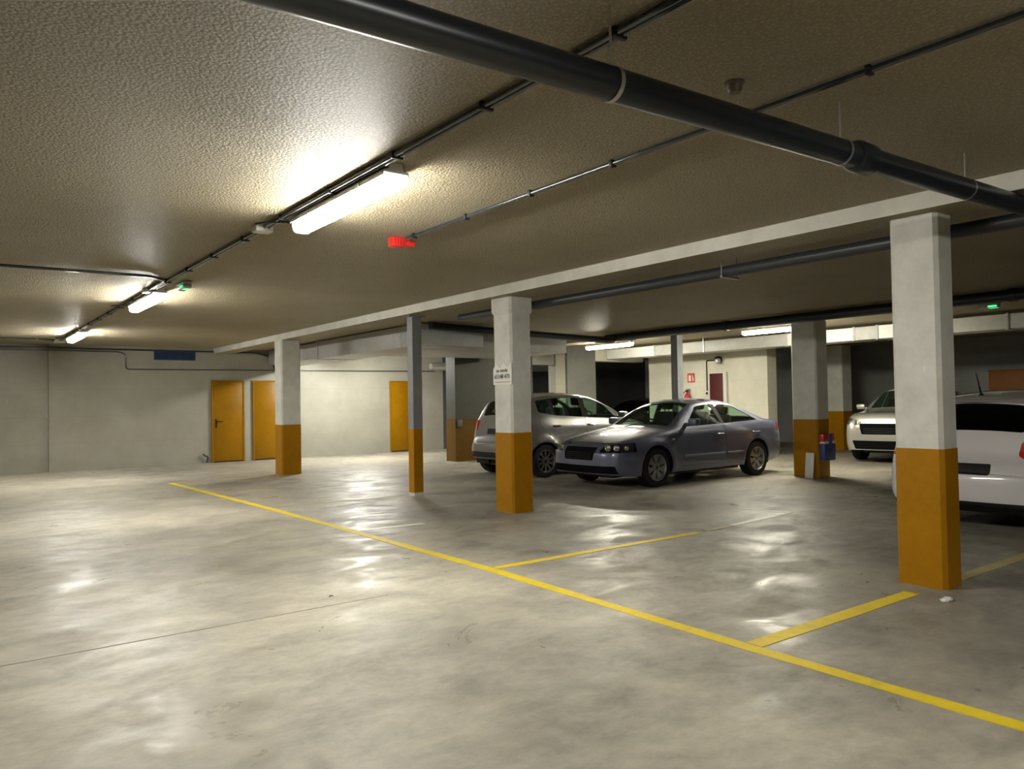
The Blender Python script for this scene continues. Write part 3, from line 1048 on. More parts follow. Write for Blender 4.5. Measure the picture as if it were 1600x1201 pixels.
    obj('roof_antenna', bm, 'black_plastic', root, None, 40)
    # ---- black hatchback in the unlit store beyond the opening
    make_car('hatchback_car', 'black hatchback in the unlit bay behind the two roofs', hatch, (16.05, 17.1, 0), .0, 'paint_black', 1, 'window_glass_dark')
ZC, ZB = 2.88, 2.76        # slab and beam soffits


def setting():
    X0, X1, Y0, Y1 = -6.0, 21.5, -6.0, 20.0
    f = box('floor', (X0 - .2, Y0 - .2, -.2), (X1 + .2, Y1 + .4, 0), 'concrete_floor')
    tag(f, 'stained grey concrete garage floor', 'floor', kind='structure')
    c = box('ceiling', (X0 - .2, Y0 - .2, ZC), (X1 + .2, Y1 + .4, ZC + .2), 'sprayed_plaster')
    tag(c, 'rough sprayed plaster ceiling of the garage', 'ceiling', kind='structure')

    def st(name, a, b, mat, label, cat='wall', bevel=0):
        return tag(box(name, a, b, mat, None, bevel), label, cat, kind='structure')
    st('wall_far_store', (12.5, Y1, 0), (X1, Y1 + .3, ZC), 'shade_wall', 'back wall of the unlit store, its shade put into a dark colour')
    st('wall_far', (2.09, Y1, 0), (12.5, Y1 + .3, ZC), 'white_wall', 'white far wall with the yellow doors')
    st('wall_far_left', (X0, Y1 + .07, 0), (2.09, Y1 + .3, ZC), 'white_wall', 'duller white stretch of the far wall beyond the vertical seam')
    st('wall_left', (X0 - .2, Y0, 0), (X0, Y1, ZC), 'dark_wall', 'grey side wall')
    st('wall_near', (X0, Y0 - .2, 0), (X1, Y0, ZC), 'dark_wall', 'grey near wall')
    st('wall_right', (X1, Y0, 0), (X1 + .2, Y1, ZC), 'grey_wall', 'grey back wall of the right bay')
    # partition in line with the column grid
    pier = st('wall_partition_left', (10.0, 15.45, 0), (10.73, 15.85, ZC), 'pier_grey', 'broad grey pier with a dark ochre base by the silver hatchback')
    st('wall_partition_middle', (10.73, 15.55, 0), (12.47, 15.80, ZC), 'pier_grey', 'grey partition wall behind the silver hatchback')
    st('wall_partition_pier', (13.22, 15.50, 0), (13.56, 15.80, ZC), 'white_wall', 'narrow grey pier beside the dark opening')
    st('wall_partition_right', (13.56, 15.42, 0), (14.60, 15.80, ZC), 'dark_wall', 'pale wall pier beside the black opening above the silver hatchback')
    st('trim_1', (12.47, 15.55, 2.37), (13.22, 15.80, ZC), 'grey_wall', 'lintel over the narrow dark opening', 'lintel')
    st('trim_4', (14.6, 15.42, 2.5), (16.5, 15.80, ZC), 'cream_wall', 'lintel over the black opening', 'lintel')
    st('wall_service', (16.5, 12.2, 0), (16.8, 15.2, ZC), 'cream_wall', 'white wall with the fire extinguisher and the dark red door')
    st('wall_service_pier', (16.42, 11.22, 0), (16.8, 12.2, ZC), 'cream_wall', 'yellow-lit wall pier beyond the dark red door')
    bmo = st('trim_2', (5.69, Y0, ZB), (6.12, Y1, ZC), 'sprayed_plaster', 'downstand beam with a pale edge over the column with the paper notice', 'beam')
    box('pale_edge', (5.68, Y0, ZB - .004), (5.694, Y1, ZC), 'beam_concrete', bmo)
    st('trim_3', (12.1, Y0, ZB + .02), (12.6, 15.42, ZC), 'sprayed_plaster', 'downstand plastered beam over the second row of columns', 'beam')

    # painted base of the broad pier
    pb = box('painted_base', (9.992, 15.442, 0), (10.728, 15.86, 1.02), 'ochre_dark', pier)
    pb['label'] = 'dark ochre paint band'

    # doors
    def ydoor(n, x0, x1, label, hand=True):
        bm = B()
        add_box(bm, x0, 19.965, .025, x1, 20.0, 2.04, .006)
        d = obj('door_%d' % n, bm, 'door_yellow', None, None, 35)
        tag(d, label, 'door', 'yellow doors in the far wall', 'structure')
        bm = B()
        for a, b in (((x0 - .04, 19.955, 0), (x0, 20.0, 2.08)), ((x1, 19.955, 0), (x1 + .04, 20.0, 2.08)), ((x0, 19.955, 2.04), (x1, 20.0, 2.08))):
            add_box(bm, *a, *b)
        fo = obj('door_frame', bm, 'door_yellow', d)
        bm = B()
        add_box(bm, x0, 19.95, 0.0, x1, 20.0, .022)
        obj('gap_strip', bm, 'black_plastic', d)  # black strip stands in for the shaded gap under the door
        if hand:
            bm = B()
            add_box(bm, x0 + .05, 19.955, .88, x0 + .09, 19.968, 1.10, .004)
            add_tube(bm, bend([(x0 + .07, 19.965, 1.04), (x0 + .07, 19.91, 1.04), (x0 + .21, 19.91, 1.03)], .02), .011, 8)
            obj('door_handle', bm, 'black_plastic', d, None, 40)
        return d
    ydoor(1, 5.66, 6.40, 'yellow metal door with a black lever handle')
    ydoor(2, 6.70, 7.46, 'yellow door half hidden behind a square column', False)
    ydoor(3, 10.70, 11.46, 'yellow door seen behind the slim grey steel post', False)
    # dark red door
    bm = B()
    add_box(bm, 16.47, 12.56, .02, 16.5, 13.02, 2.07, .004)
    d = obj('door_4', bm, 'dark_red', None, None, 35)
    tag(d, 'dark red door in the white wall beyond the graphite saloon', 'door', None, 'structure')
    bm = B()
    add_box(bm, 16.43, 12.46, 0, 16.5, 12.56, 2.10)
    add_box(bm, 16.46, 13.02, 0, 16.5, 13.05, 2.10)
    add_box(bm, 16.46, 12.56, 2.07, 16.5, 13.02, 2.10)
    obj('door_frame', bm, 'off_white_plastic', d)
    # brown panel at the back
    bm = B()
    add_box(bm, 21.455, 7.35, 1.2, 21.5, 8.19, 2.02, .01)
    d = obj('wall_panel', bm, 'brown_panel', None, None, 35)
    tag(d, 'brown orange panel on the back wall above the white hatchback', 'panel')


def column(x0, y0, x1, y1, label, cap=False, group='square columns with ochre bases'):
    r = empty('support_column', ((x0 + x1) / 2, (y0 + y1) / 2, 0))
    tag(r, label, 'column', group, 'thing')
    hx, hy = (x1 - x0) / 2, (y1 - y0) / 2
    ch = .028

    def prof(e):
        a, b = hx + e, hy + e
        return [(-a + ch, -b), (a - ch, -b), (a, -b + ch), (a, b - ch), (a - ch, b), (-a + ch, b), (-a, b - ch), (-a, -b + ch)]
    bm = B()
    add_prism(bm, prof(.004), 'z', 0, 1.02)
    obj('painted_base', bm, 'ochre_paint', r)['label'] = 'ochre yellow painted base'
    bm = B()
    add_prism(bm, prof(0), 'z', 1.02, ZB if not cap else ZB - .22)
    obj('shaft', bm, 'column_concrete', r)['label'] = 'bare concrete shaft'
    if cap:
        bm = B()
        n = 8
        lo, hi = prof(0), prof(.022)
        v = [[bm.verts.new((p[0], p[1], z)) for p in pr] for pr, z in ((lo, ZB - .22), (hi, ZB - .17), (hi, ZB))]
        for a, b in zip(v, v[1:]):
            for k in range(n):
                bm.faces.new((a[k], a[(k + 1) % n], b[(k + 1) % n], b[k]))
        bm.faces.new(v[0])
        bm.faces.new(v[-1])
        obj('capital', bm, 'column_concrete', r)
    return r


def post(x, y, s, label):
    r = empty('steel_post', (x + s / 2, y + s / 2, 0))
    tag(r, label, 'post', 'slim grey steel posts', 'thing')
    h = s / 2
    bm = B()
    add_box(bm, -h, -h, .0, h, h, 1.02)
    obj('painted_base', bm, 'ochre_paint', r)
    bm = B()
    add_box(bm, -h, -h, 1.02, h, h, ZB - .012)
    obj('shaft', bm, 'steel_grey_paint', r)
    bm = B()
    add_box(bm, -h - .06, -h - .03, ZB - .012, h + .06, h + .03, ZB)
    obj('head_plate', bm, 'steel_grey_paint', r)
    bm = B()
    add_box(bm, -h - .004, -h - .004, 0, h + .004, h + .004, .05)
    obj('base_collar', bm, 'beam_concrete', r)
    return r


def luminaire(x, y0, y1, ztop, label, glow='lamp_glow', group='fluorescent ceiling lights', lead=True):
    ln = y1 - y0
    r = empty('ceiling_light', (x, (y0 + y1) / 2, ztop))
    tag(r, label, 'ceiling light', group)
    h = ln / 2
    bm = B()
    add_prism(bm, round_poly([(-.045, 0), (.045, 0), (.05, -.04), (.088, -.05), (.090, -.082), (.084, -.082), (.082, -.062), (-.082, -.062), (-.084, -.082), (-.090, -.082), (-.088, -.05), (-.05, -.04)], .004, 2), 'y', -h, h)  # side lips added to keep lamp light off the ceiling close by
    obj('housing', bm, 'white_plastic', r, None, 30)
    bm = B()
    add_prism(bm, round_poly([(-.076, -.063), (.076, -.063), (.06, -.15), (-.06, -.15)], .035, 5), 'y', -h + .02, h - .02)
    d = obj('diffuser', bm, glow, r, None, 30)
    d['label'] = 'glowing white diffuser'
    d.data.materials.append(M[glow + '_side'])
    for f in d.data.polygons:
        if f.normal.z > -.8:
            f.material_index = 1
    for sg in (-1, 1):
        bm = B()
        ya, yb = sg * (h - .02), sg * (h + .006)
        add_prism(bm, round_poly([(-.078, -.063), (.078, -.063), (.062, -.152), (-.062, -.152)], .035, 5), 'y', min(ya, yb), max(ya, yb))
        obj('end_cap', bm, 'lamp_end', r, None, 30)
    for k in (-.55, .55):
        for sg in (-1, 1):
            bm = B()
            add_box(bm, min(sg * .086, sg * .097), k * h - .012, -.088, max(sg * .086, sg * .097), k * h + .012, -.05, .003)
            obj('clip', bm, 'galvanised', r, None, 30)
    if lead:
        bm = B()
        add_tube(bm, bend([(-.22, h + .38, -.03), (-.12, h + .2, -.035), (-.02, h + .1, -.05), (0, h + .01, -.05)], .08), .010, 8)
        obj('cable', bm, 'black_conduit', r, None, 40)
    return r


def conduit(label, pts, r=.0125, second=None, clips=(), mat='black_conduit', cat='conduit', name='cable_conduit', rr=.08, group=None):
    bm = B()
    add_tube(bm, bend(pts, rr), r, 10)
    if second:
        add_tube(bm, bend([Vector(p) + Vector(second) for p in pts], rr), r, 10)
    o = obj(name, bm, mat, None, None, 40)
    tag(o, label, cat, group)
    for (p, d) in clips:
        bm = B()
        p = Vector(p)
        w = r * 1.15
        sx, sy, sz = [.012 if d == a else (w + (abs(second['xyz'.index(a)]) / 2 + .004 if second else .004)) for a in 'xyz']
        ce = p + (Vector(second) / 2 if second else Vector())
        sz = min(sz, ZC - ce.z)
        add_box(bm, ce.x - sx, ce.y - sy, ce.z - sz, ce.x + sx, ce.y + sy, ce.z + sz, .003)
        obj('clip', bm, 'black_plastic' if mat != 'galvanised' else mat, o, None, 40)
    return o


def small_box(name, label, cat, a, b, mat, bevel=.006, group=None):
    return tag(box(name, a, b, mat, None, bevel), label, cat, group)


def fittings():
    # lamps of the near aisle
    luminaire(2.25, 4.10, 5.60, ZC, 'big lit ceiling light hung between the twin conduit and the red alarm box')
    luminaire(2.22, 10.0, 11.5, ZC, 'lit ceiling light just below the small green exit light over the aisle')
    luminaire(2.20, 15.9, 17.4, ZC, 'small lit ceiling light close to the far wall with the blue vent')
    luminaire(2.30, -1.9, -.4, ZC, 'ceiling light of the aisle row on the near side of the drain pipe')
    luminaire(8.95, 17.3, 18.8, ZC, 'ceiling light hidden behind the big pale air duct', 'lamp_glow_bright', lead=False)
    luminaire(13.0, 7.9, 9.4, ZC - .06, 'lit ceiling light partly hidden by the column with the pouch', 'lamp_glow_warm', lead=False)
    luminaire(13.0, 12.5, 14.0, ZC - .06, 'lit ceiling light behind the black pipe before the pale wall pier', 'lamp_glow_warm', lead=False)

    # conduits of the aisle
    z = ZC - .024
    conduit('long black twin conduit running down the ceiling along the aisle lights', [(2.13, -4, z), (2.13, 18.5, z)], .014, (.034, 0, 0), [((2.13, y, z), 'y') for y in np.arange(1.2, 18, .9)])
    conduit('black conduit crossing the ceiling to the twin conduit by the green exit light', [(-5.5, 9.35, z), (1.9, 9.02, z), (2.10, 9.25, z), (2.10, 10.3, z)], .016)
    conduit('black conduit crossing the ceiling right in front of the far wall', [(-5.5, 18.3, z), (1.75, 18.3, z), (2.1, 18.55, z)], .016)
    conduit('black conduit ending at the red alarm box', [(3.3, -4, z), (3.3, 5.84, z)], .015, None, [((3.3, y, z), 'y') for y in np.arange(.9, 5.8, .8)])
    conduit('thick black cable along the top edge of the far wall above the vent', [(-5.5, 19.98, 2.80), (6.75, 19.97, 2.80), (7.15, 19.97, 2.70), (7.25, 19.97, 2.37)], .02, None, (), rr=.3)
    conduit('thin black conduit stepping down on the far wall below the vent', [(-5.5, 19.97, 2.745), (3.5, 19.97, 2.745), (3.66, 19.97, 2.70), (3.66, 19.97, 2.335), (9.9, 19.97, 2.36), (12.2, 19.97, 2.38)], .012)
    small_box('junction_box', 'pale junction box wired to the big light by the red alarm box', 'junction box', (2.06, 6.06, ZC - .06), (2.20, 6.18, ZC), 'off_white_plastic', .008, 'junction boxes on the conduit')
    small_box('junction_box', 'pale junction box on the conduit by the green exit light', 'junction box', (2.05, 10.05, ZC - .06), (2.22, 10.2, ZC), 'off_white_plastic', .008, 'junction boxes on the conduit')
    small_box('junction_box', 'pale junction box where the conduits meet by the far wall', 'junction box', (2.03, 18.45, ZC - .07), (2.24, 18.62, ZC), 'off_white_plastic', .008, 'junction boxes on the conduit')

    # red alarm
    r = empty('alarm_box', (3.3, 5.95, ZC))
    tag(r, 'bright red alarm box on the ceiling at the end of a black conduit', 'alarm')
    bm = B()
    add_box(bm, -.10, -.045, -.085, .035, .045, 0, .006)
    obj('body', bm, 'red_plastic', r, None, 35)
    bm = B()
    add_box(bm, .035, -.04, -.07, .13, .04, -.018, .005)
    obj('side_box', bm, 'red_plastic', r, None, 35)
    bm = B()
    for k in range(4):
        add_box(bm, -.085 + k * .026, -.049, -.075, -.073 + k * .026, -.044, -.015)
    obj('grille_ribs', bm, 'red_enamel', r)

    def exit_light(loc, label):
        r = empty('exit_light', loc)
        tag(r, label, 'emergency light', 'green emergency exit lights')
        bm = B()
        add_box(bm, -.06, -.17, -.035, .06, .17, 0, .02)
        obj('body', bm, 'exit_body', r, None, 35)
        bm = B()
        add_box(bm, -.052, -.16, -.085, .052, .16, -.035, .025)
        obj('cover', bm, 'lamp_off', r, None, 35)
        bm = B()
        add_box(bm, -.055, -.13, -.075, -.050, .0, -.045, .002)
        add_box(bm, -.025, -.13, -.088, .025, .0, -.084, .002)
        obj('green_panel', bm, 'exit_green', r, None, 35)['label'] = 'glowing green panel'
    exit_light((2.36, 9.45, ZC), 'small green exit light on the ceiling over the aisle beside a lit light')
    exit_light((13.6, 5.15, ZC), 'small green exit light by the galvanised duct above the white hatchback')

    # ceiling rose
    bm = B()
    add_lathe(bm, [(-.05, .006), (-.05, .026), (-.035, .034), (-.012, .034), (-.01, .045), (0, .045)], 20, 'z', (2.96, 2.16, ZC))
    tag(obj('smoke_detector', bm, 'rose_brown', None, None, 40), 'small brownish detector on the ceiling against the black pipe', 'detector')

    # hanging black waste pipe across the aisle
    zp = lambda x: 2.535 + .0255 * x
    bm = B()
    add_tube(bm, [(-5.9, 2.0, zp(-5.9)), (6.27, 2.0, zp(6.27))], .062, 24)
    p = obj('drain_pipe', bm, 'black_pipe', None, None, 40)
    tag(p, 'thick black drain pipe hung across the ceiling over our heads', 'pipe')
    for xc in (3.78, -1.5):
        bm = B()
        add_tube(bm, [(xc - .09, 2, zp(xc - .09)), (xc - .06, 2, zp(xc)), (xc + .06, 2, zp(xc)), (xc + .09, 2, zp(xc + .09))], [.065, .079, .079, .065], 24)
        obj('coupling', bm, 'black_pipe', p, None, 40)
    for xh in (.55, 2.0, 3.58, 4.99):
        bm = B()
        z0 = zp(xh)
        add_tube(bm, [(xh, 2.0, z0 + .063), (xh, 2.0, ZC)], .005, 6)
        ring = [(xh, 2.0 + .066 * math.cos(t), z0 + .066 * math.sin(t)) for t in np.linspace(0, 2 * PI, 33)]
        bmr = B()
        for (x, y, zz), (x2, y2, z2) in zip(ring, ring[1:]):
            vs = [bm.verts.new(c) for c in ((x - .010, y, zz), (x + .010, y, zz), (x + .010, y2, z2), (x - .010, y2, z2))]
            bm.faces.new(vs)
        bmr.free()
        obj('hanger', bm, 'galvanised', p, None, 40)['label'] = 'bare metal hanger'

    # pair of pipes along the back of the beam
    for k, (x, zz, rad, lab) in enumerate(((6.33, 2.685, .055, 'thicker dark pipe running along the ceiling behind the pale edged beam'), (6.56, 2.70, .03, 'thinner dark pipe beside the thicker one behind the pale edged beam'))):
        bm = B()
        add_tube(bm, [(x, -5.9, zz), (x, 9.6, zz)], rad, 16)
        o = obj('service_pipe', bm, 'grey_pipe', None, None, 40)
        tag(o, lab, 'pipe', 'pipes behind the near beam')
        if k == 0:
            for yy in (4.78, .6):
                bm = B()
                add_box(bm, 6.26, yy - .012, 2.62, 6.53, yy + .012, 2.64)
                add_tube(bm, [(6.27, yy, 2.63), (6.27, yy, ZC)], .006, 6)
                add_tube(bm, [(6.52, yy, 2.63), (6.52, yy, ZC)], .006, 6)
                obj('hanger', bm, 'galvanised', o)
    # black pipe under the second row beam with its branch
    bm = B()
    add_tube(bm, [(11.9, -5.9, 2.775), (11.9, 12.2, 2.775)], .083, 18)
    o = obj('drain_pipe', bm, 'black_pipe', None, None, 40)
    tag(o, 'black drain pipe running along the second row of columns', 'pipe')
    for yy in (9.0, 4.2, 11.4):
        bm = B()
        add_tube(bm, [(11.9, yy - .05, 2.775), (11.9, yy + .05, 2.775)], .094, 18)
        obj('coupling', bm, 'black_pipe', o, None, 40)
    bm = B()
    add_tube(bm, bend([(7.1, 11.75, 2.80), (7.3, 11.75, 2.79), (11.6, 11.85, 2.70), (11.80, 11.9, 2.72)], .15), .07, 16)
    tag(obj('drain_pipe', bm, 'black_pipe', None, None, 40), 'black branch pipe sloping in front of the big air duct', 'pipe')

    # big air duct by the far columns
    r = empty('air_duct', (7.4, 12.0, 2.47))
    tag(r, 'big pale rectangular air duct turning a corner behind the steel post', 'duct')
    def dsec(name, a, b, mat='duct_metal', root=r):
        bm = B()
        l = root.location
        add_box(bm, a[0] - l.x, a[1] - l.y, a[2] - l.z, b[0] - l.x, b[1] - l.y, b[2] - l.z, .004)
        return obj(name, bm, mat, root, None, 30)
    dsec('long_run', (7.03, 12.72, 2.47), (7.95, 16.6, 2.86))
    dsec('corner_box', (7.03, 12.0, 2.47), (8.43, 12.715, 2.86))
    dsec('far_run', (7.06, 16.64, 2.48), (7.95, 19.9, 2.85))
    dsec('cross_run', (7.95, 12.75, 2.47), (11.2, 15.1, 2.82))
    dsec('flange', (7.01, 16.58, 2.455), (7.97, 16.65, 2.87))
    # galvanised duct of the right bay
    r2 = empty('air_duct', (15.25, 9.5, 2.55))
    tag(r2, 'long shallow galvanised duct with lamplit stretches coloured white above the red door and the crossover', 'duct')
    cuts = [(-3.0, 5.4, 'duct_metal'), (5.4, 7.72, 'duct_lit'), (7.72, 8.2, 'duct_metal'), (8.2, 9.75, 'duct_lit'), (9.75, 13.05, 'duct_metal'), (13.05, 13.62, 'duct_metal'), (13.62, 15.4, 'duct_lit')]  # paler sections imitate pools of lamplight on one metal duct
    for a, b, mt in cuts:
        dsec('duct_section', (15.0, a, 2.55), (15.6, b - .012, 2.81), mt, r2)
    for y in (5.4, 7.72, 8.2, 9.75, 13.62):
        dsec('duct_flange', (14.985, y - .03, 2.535), (15.615, y + .018, 2.825), 'duct_metal', r2)
    for y in (10.3, 12.0):
        bm = B()
        l = r2.location
        add_tube(bm, [(14.97 - l.x, y - l.y, 2.54 - l.z), (14.97 - l.x, y - l.y, ZC - l.z)], .008, 6)
        obj('hanger', bm, 'galvanised', r2)
    # round duct at the far wall
    bm = B()
    add_tube(bm, [(11.74, 19.45, 2.5), (11.84, 19.45, 2.5), (17.5, 19.45, 2.5)], [.09, .125, .125], 20)
    tag(obj('round_duct', bm, 'galvanised', None, None, 40), 'round metal duct by the far wall seen past the broad pier', 'duct')

    # vent in the far wall
    r = empty('wall_vent', (4.76, 20.0, 2.68))
    tag(r, 'dark blue slatted vent high on the far wall', 'vent')
    bm = B()
    for a, b in (((-.48, -.03, -.11), (.48, 0, -.09)), ((-.48, -.03, .09), (.48, 0, .11)), ((-.48, -.03, -.09), (-.46, 0, .09)), ((.46, -.03, -.09), (.48, 0, .09))):
        add_box(bm, *a, *b)
    obj('frame', bm, 'vent_blue', r)
    bm = B()
    for k in range(7):
        zc = -.075 + k * .025
        add_box(bm, -.46, -.022, zc - .009, .46, -.008, zc + .004)
    obj('slats', bm, 'vent_blue', r)
    bm = B()
    add_box(bm, -.46, -.006, -.09, .46, -.001, .09)
    obj('backing', bm, 'dark_void', r)

    # paper notice on the column
    r = empty('paper_notice', (5.8575, 7.93, 1.78))
    tag(r, 'torn white paper notice taped to a bare concrete column face', 'notice')
    bm = B()
    poly = [(.195, -.14), (-.20, -.145), (-.205, .135), (-.17, .12), (-.13, .08), (-.085, .10), (-.04, .145), (.005, .11), (.045, .075), (.075, .10), (.125, .145), (.165, .10), (.195, .06)]
    add_prism(bm, poly, 'x', 0, .003)
    obj('sheet', bm, 'paper', r)
    rot = Matrix.Rotation(-PI / 2, 4, 'Z') @ Matrix.Rotation(PI / 2, 4, 'X')
    for txt, sz, z, mt in (('se vende', .070, .02, 'ink'), ('65348 473', .078, -.062, 'ink')):
        me = text_mesh(txt, sz)
        me.transform(Matrix.Translation((-.004, 0, z)) @ rot)
        obj_ = link('lettering', me, mt, r)
    bm = B()
    pts = [(-.0015, .16 - k * .02, -.108 + .003 * math.sin(k * 1.7)) for k in range(17)]
    add_tube(bm, pts, .0035, 6)
    obj('pen_line', bm, 'red_ink', r)
    bm = B()
    add_box(bm, -.003, -.205, .06, .0, -.185, .135)
    obj('tape', bm, 'white_plastic', r)

    # extinguisher and its sign
    X = 16.5
    r = empty('fire_extinguisher', (X - .11, 13.72, 1.06))
    tag(r, 'red fire extinguisher hung on the white wall beyond the saloon roof', 'fire extinguisher')
    bm = B()
    add_lathe(bm, [(0, .07), (.01, .085), (.40, .085), (.46, .07), (.50, .035), (.52, .03)], 24, 'z')
    obj('cylinder', bm, 'red_enamel', r, None, 40)
    bm = B()
    add_lathe(bm, [(.52, .022), (.57, .022)], 12, 'z')
    add_box(bm, -.02, -.06, .57, .02, .05, .595, .004)
    add_box(bm, -.015, -.10, .605, .015, .03, .62, .004)
    obj('valve', bm, 'black_plastic', r, None, 40)
    bm = B()
    add_tube(bm, bend([(0, .02, .56), (0, .10, .55), (-.02, .145, .44), (-.02, .135, .2)], .07), .013, 8)
    obj('hose', bm, 'black_plastic', r, None, 40)
    bm = B()
    add_box(bm, .06, -.03, .38, .11, .03, .44, .004)
    obj('bracket', bm, 'black_plastic', r)
    r = empty('extinguisher_sign', (X - .001, 13.66, 1.98))
    tag(r, 'square red and white sign above the fire extinguisher', 'sign')
    bm = B()
    add_box(bm, -.006, -.125, -.125, 0, .125, .125)
    obj('plate', bm, 'sign_red', r)
    bm = B()
    add_prism(bm, round_poly([(.085, -.09), (.005, -.09), (.005, .05), (.03, .085), (.06, .085), (.085, .05)], .015, 3), 'x', -.009, -.0055)
    add_prism(bm, [(-.03, .08), (-.05, .09), (-.085, -.02), (-.085, -.09), (-.045, -.09), (-.045, 0)], 'x', -.009, -.0055)
    obj('pictogram', bm, 'paper', r)

    conduit('black conduit dropping to a switch beside the dark red door', [(X - .015, 12.78, 2.42), (X - .015, 13.12, 2.42), (X - .015, 13.12, 1.62)], .018, rr=.04)
    r = empty('wall_switch', (X, 13.10, 1.55))
    tag(r, 'small round switch box at the foot of the conduit beside the dark red door', 'switch')
    bm = B()
    add_box(bm, -.05, -.05, -.08, 0, .05, .06, .01)
    obj('back_box', bm, 'off_white_plastic', r, None, 35)
    bm = B()
    add_lathe(bm, [(-.07, .01), (-.07, .03), (-.05, .035)], 16, 'x')
    obj('button', bm, 'black_plastic', r, None, 35)
    r = empty('wall_lamp', (X, 12.72, 2.42))
    tag(r, 'small unlit round wall lamp over the dark red door', 'wall lamp')
    bm = B()
    add_lathe(bm, [(-.12, .05), (-.10, .085), (-.03, .10), (0, .10)], 20, 'x')
    obj('base', bm, 'black_plastic', r, None, 40)
    bm = B()
    add_lathe(bm, [(-.20, .01), (-.19, .05), (-.15, .075), (-.10, .08)], 20, 'x', (0, -.05, -.03))
    obj('globe', bm, 'lamp_off', r, None, 40)

    # things at the second row column
    r = empty('hanging_pouch', (12.45, 7.345, .30))
    tag(r, 'dark blue and red pouch with white stripe fixed low on the second row column', 'pouch')
    bm = B()
    add_box(bm, -.165, -.06, 0, .185, .05, .30, .02)
    obj('pocket', bm, 'sign_blue', r, None, 35)
    bm = B()
    add_box(bm, -.165, -.04, .33, .185, .05, .47, .015)
    obj('flap', bm, 'red_enamel', r, None, 35)
    bm = B()
    add_box(bm, -.15, -.05, .295, -.02, .05, .335, .006)
    add_box(bm, .09, -.05, .295, .185, .05, .335, .006)
    obj('stripe', bm, 'paper', r, None, 35)
    bm = B()
    add_box(bm, -.02, -.06, .28, .08, .05, .465, .01)
    obj('strap', bm, 'sign_blue', r, None, 35)
    bm = B()
    mt = Matrix.Translation((12.17, 7.53, 0)) @ Matrix.Rotation(.12, 4, 'Y')
    add_box(bm, -.006, -.08, 0, .006, .08, .44, .002, mt)
    tag(obj('white_board', bm, 'white_plastic', None, None, 35), 'white board offcut leaning against the foot of the second row column', 'board')
    small_box('meter_box', 'grey box on the ochre base of the broad pier', 'box', (10.02, 15.40, .83), (10.17, 15.442, 1.0), 'grey_box')

    # litter
    bm = B()
    bmesh.ops.create_icosphere(bm, subdivisions=2, radius=.05)
    for v in bm.verts:
        v.co = Vector((v.co.x * 1.0 + random.uniform(-.008, .008), v.co.y * .7 + random.uniform(-.008, .008), max(0, v.co.z * .3 + .008 + random.uniform(-.004, .006))))
    tag(obj('litter', bm, 'paper', None, (5.57, 2.43, 0)), 'crumpled white scrap on the floor at the end of a yellow bay line', 'litter')
    bm = B()
    add_tube(bm, bend([(5.40, 19.96, .24), (5.43, 19.95, .19), (5.51, 19.94, .17), (5.51, 19.95, .09), (5.49, 19.97, .01)], .04), .02, 8)
    tag(obj('cable_stub', bm, 'grey_pipe', None, None, 40), 'dark bent cable stub at the foot of the far wall beside a yellow door', 'cable')
    for (x, y, s, lab) in ((.35, 2.55, .022, 'dark curled leaf scrap on the pale aisle floor'), (.62, 2.38, .03, 'small dark twig on the aisle floor near the camera'), (2.35, 5.35, .018, 'tiny dark speck of litter on the floor before the yellow line')):
        bm = B()
        add_tube(bm, [(-s, 0, .004), (0, s * .4, .008), (s, .2 * s, .004)], [s * .15, s * .25, s * .1], 6)
        tag(obj('litter', bm, 'dark_rubber', None, (x, y, 0)), lab, 'litter')


def strip(name, pts, w, mat, label, group='painted bay lines'):
    bm = B()
    P = [Vector((*p, 0)) for p in pts]
    L_, R_ = [], []
    seg = []
    for a, b in zip(P, P[1:]):
        n = max(1, int((b - a).length / .25))
        seg += [a.lerp(b, k / n) for k in range(n)]
    seg.append(P[-1])
    for i, p in enumerate(seg):
        d = (seg[min(i + 1, len(seg) - 1)] - seg[max(i - 1, 0)]).normalized()
        nrm = Vector((-d.y, d.x, 0))
        e = w / 2 + random.uniform(-.004, .004)
        L_.append(p + nrm * e)
        R_.append(p - nrm * e)
    for z in (0.0, .0025):
        pass
    top = [(bm.verts.new(a + Vector((0, 0, .003))), bm.verts.new(b + Vector((0, 0, .003)))) for a, b in zip(L_, R_)]
    bot = [(bm.verts.new(a), bm.verts.new(b)) for a, b in zip(L_, R_)]
    for i in range(len(seg) - 1):
        bm.faces.new((top[i][0], top[i + 1][0], top[i + 1][1], top[i][1]))
        bm.faces.new((top[i][0], bot[i][0], bot[i + 1][0], top[i + 1][0]))
        bm.faces.new((top[i][1], top[i + 1][1], bot[i + 1][1], bot[i][1]))
    return tag(obj(name, bm, mat), label, 'floor marking', group)


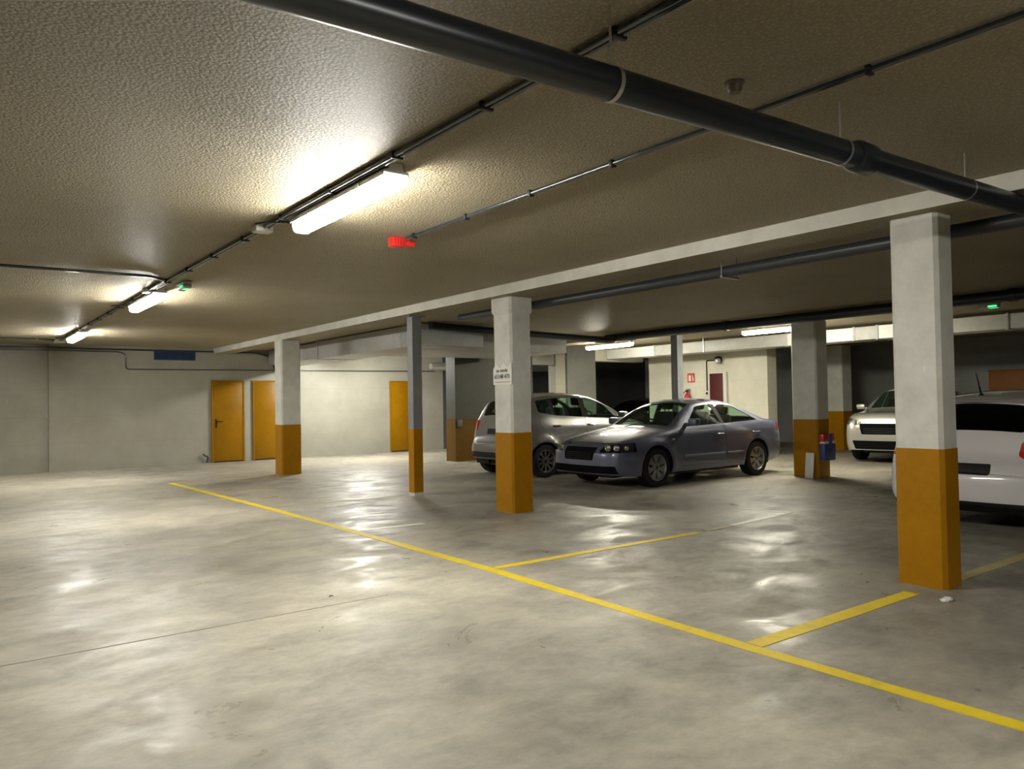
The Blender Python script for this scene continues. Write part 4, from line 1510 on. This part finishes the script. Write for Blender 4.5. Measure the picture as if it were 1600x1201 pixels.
def lines():
    j = strip('trim_5', [(-5.9, 5.13), (0.0, 5.13), (2.7, 5.12)], .005, 'joint_filler', 'thin dark joint in the aisle floor', None)
    j['category'] = 'joint'
    j['kind'] = 'structure'
    n = 'floor_line'
    strip(n, [(3.70, -5), (3.70, 1.3), (3.70, 2.7), (3.77, 5.33), (3.74, 7.95), (3.70, 10.6), (3.55, 15.3)], .10, 'line_yellow', 'long yellow line running the length of the aisle')
    strip(n, [(3.76, 2.70), (5.60, 2.68)], .115, 'line_yellow', 'yellow bay line leading to the column beside the white hatchback')
    strip(n, [(6.15, 2.66), (9.9, 2.64)], .10, 'line_faded', 'faded yellow bay line running under the white hatchback')
    strip(n, [(3.83, 5.33), (6.45, 5.30)], .09, 'line_yellow', 'yellow bay line in front of the column with the paper notice')
    strip(n, [(6.6, 5.31), (7.05, 5.33)], .07, 'line_faded', 'short worn bit of bay line before the white corner mark')
    strip(n, [(7.1, 5.35), (8.40, 5.47), (8.22, 6.10)], .09, 'line_white', 'white corner mark shaped like an arrow on the floor before the saloon')
    strip(n, [(3.80, 7.92), (4.62, 7.85)], .085, 'line_white', 'short whitish bay line ending before the column with the notice')
    strip(n, [(3.74, 10.58), (5.75, 10.46)], .075, 'line_faded', 'thin pale bay line leading to the slim steel post')
    strip(n, [(3.68, 13.0), (5.6, 12.9)], .07, 'line_faded', 'faint bay line between the slim steel post and the column before the doors')
    strip(n, [(3.56, 15.3), (5.5, 15.25)], .08, 'line_faded', 'faint yellow line at the far end of the bays')


def columns():
    column(5.68, 15.27, 6.09, 15.67, 'square ochre based column standing in front of the yellow doors')
    column(5.865, 7.745, 6.20, 8.13, 'square ochre based column with the white paper notice on its shaft', True)
    column(5.85, 2.55, 6.11, 2.90, 'big square column with streaked pale shaft and ochre base beside the white hatchback')
    column(12.26, 7.40, 12.64, 7.89, 'shaded square column with a red and blue pouch, behind the saloon boot')
    column(19.1, 10.80, 19.6, 11.25, 'distant ochre based column standing by the pale crossover')
    post(5.865, 10.24, .16, 'slim grey steel post with an ochre foot between two columns of the near row')
    post(12.2, 10.45, .17, 'slim grey steel post rising behind the saloon roof')


def camera():
    cam = bpy.data.cameras.new('camera')
    o = bpy.data.objects.new('camera', cam)
    COL.objects.link(o)
    f = 1195.0
    cam.sensor_fit = 'HORIZONTAL'
    cam.sensor_width = 36.0
    cam.lens = f / 1600 * 36
    Y = Vector((-106 - 800, -(642 - 600.5), -f)).normalized()
    X = Vector((2370 - 800, -(601 - 600.5), -f))
    X = (X - Y * X.dot(Y)).normalized()
    Z = X.cross(Y)
    R = Matrix((X, Y, Z))       # world from camera
    o.matrix_world = Matrix.Translation((0, 0, 1.42)) @ R.to_4x4()
    cam.clip_start = .05
    SC.camera = o


setting()
columns()
fittings()
lines()
build_cars()
camera()
w = bpy.data.worlds.new('World')
SC.world = w
w.use_nodes = True
w.node_tree.nodes['Background'].inputs[0].default_value = (0, 0, 0, 1)
vs = SC.view_settings
SC.display_settings.display_device = 'sRGB'
vs.view_transform = 'Standard'
vs.look = 'None'
vs.gamma = 1.0
vs.use_curve_mapping = False
vs.exposure = 1.52
SC.cycles.use_denoising = True
SC.cycles.sample_clamp_indirect = 6
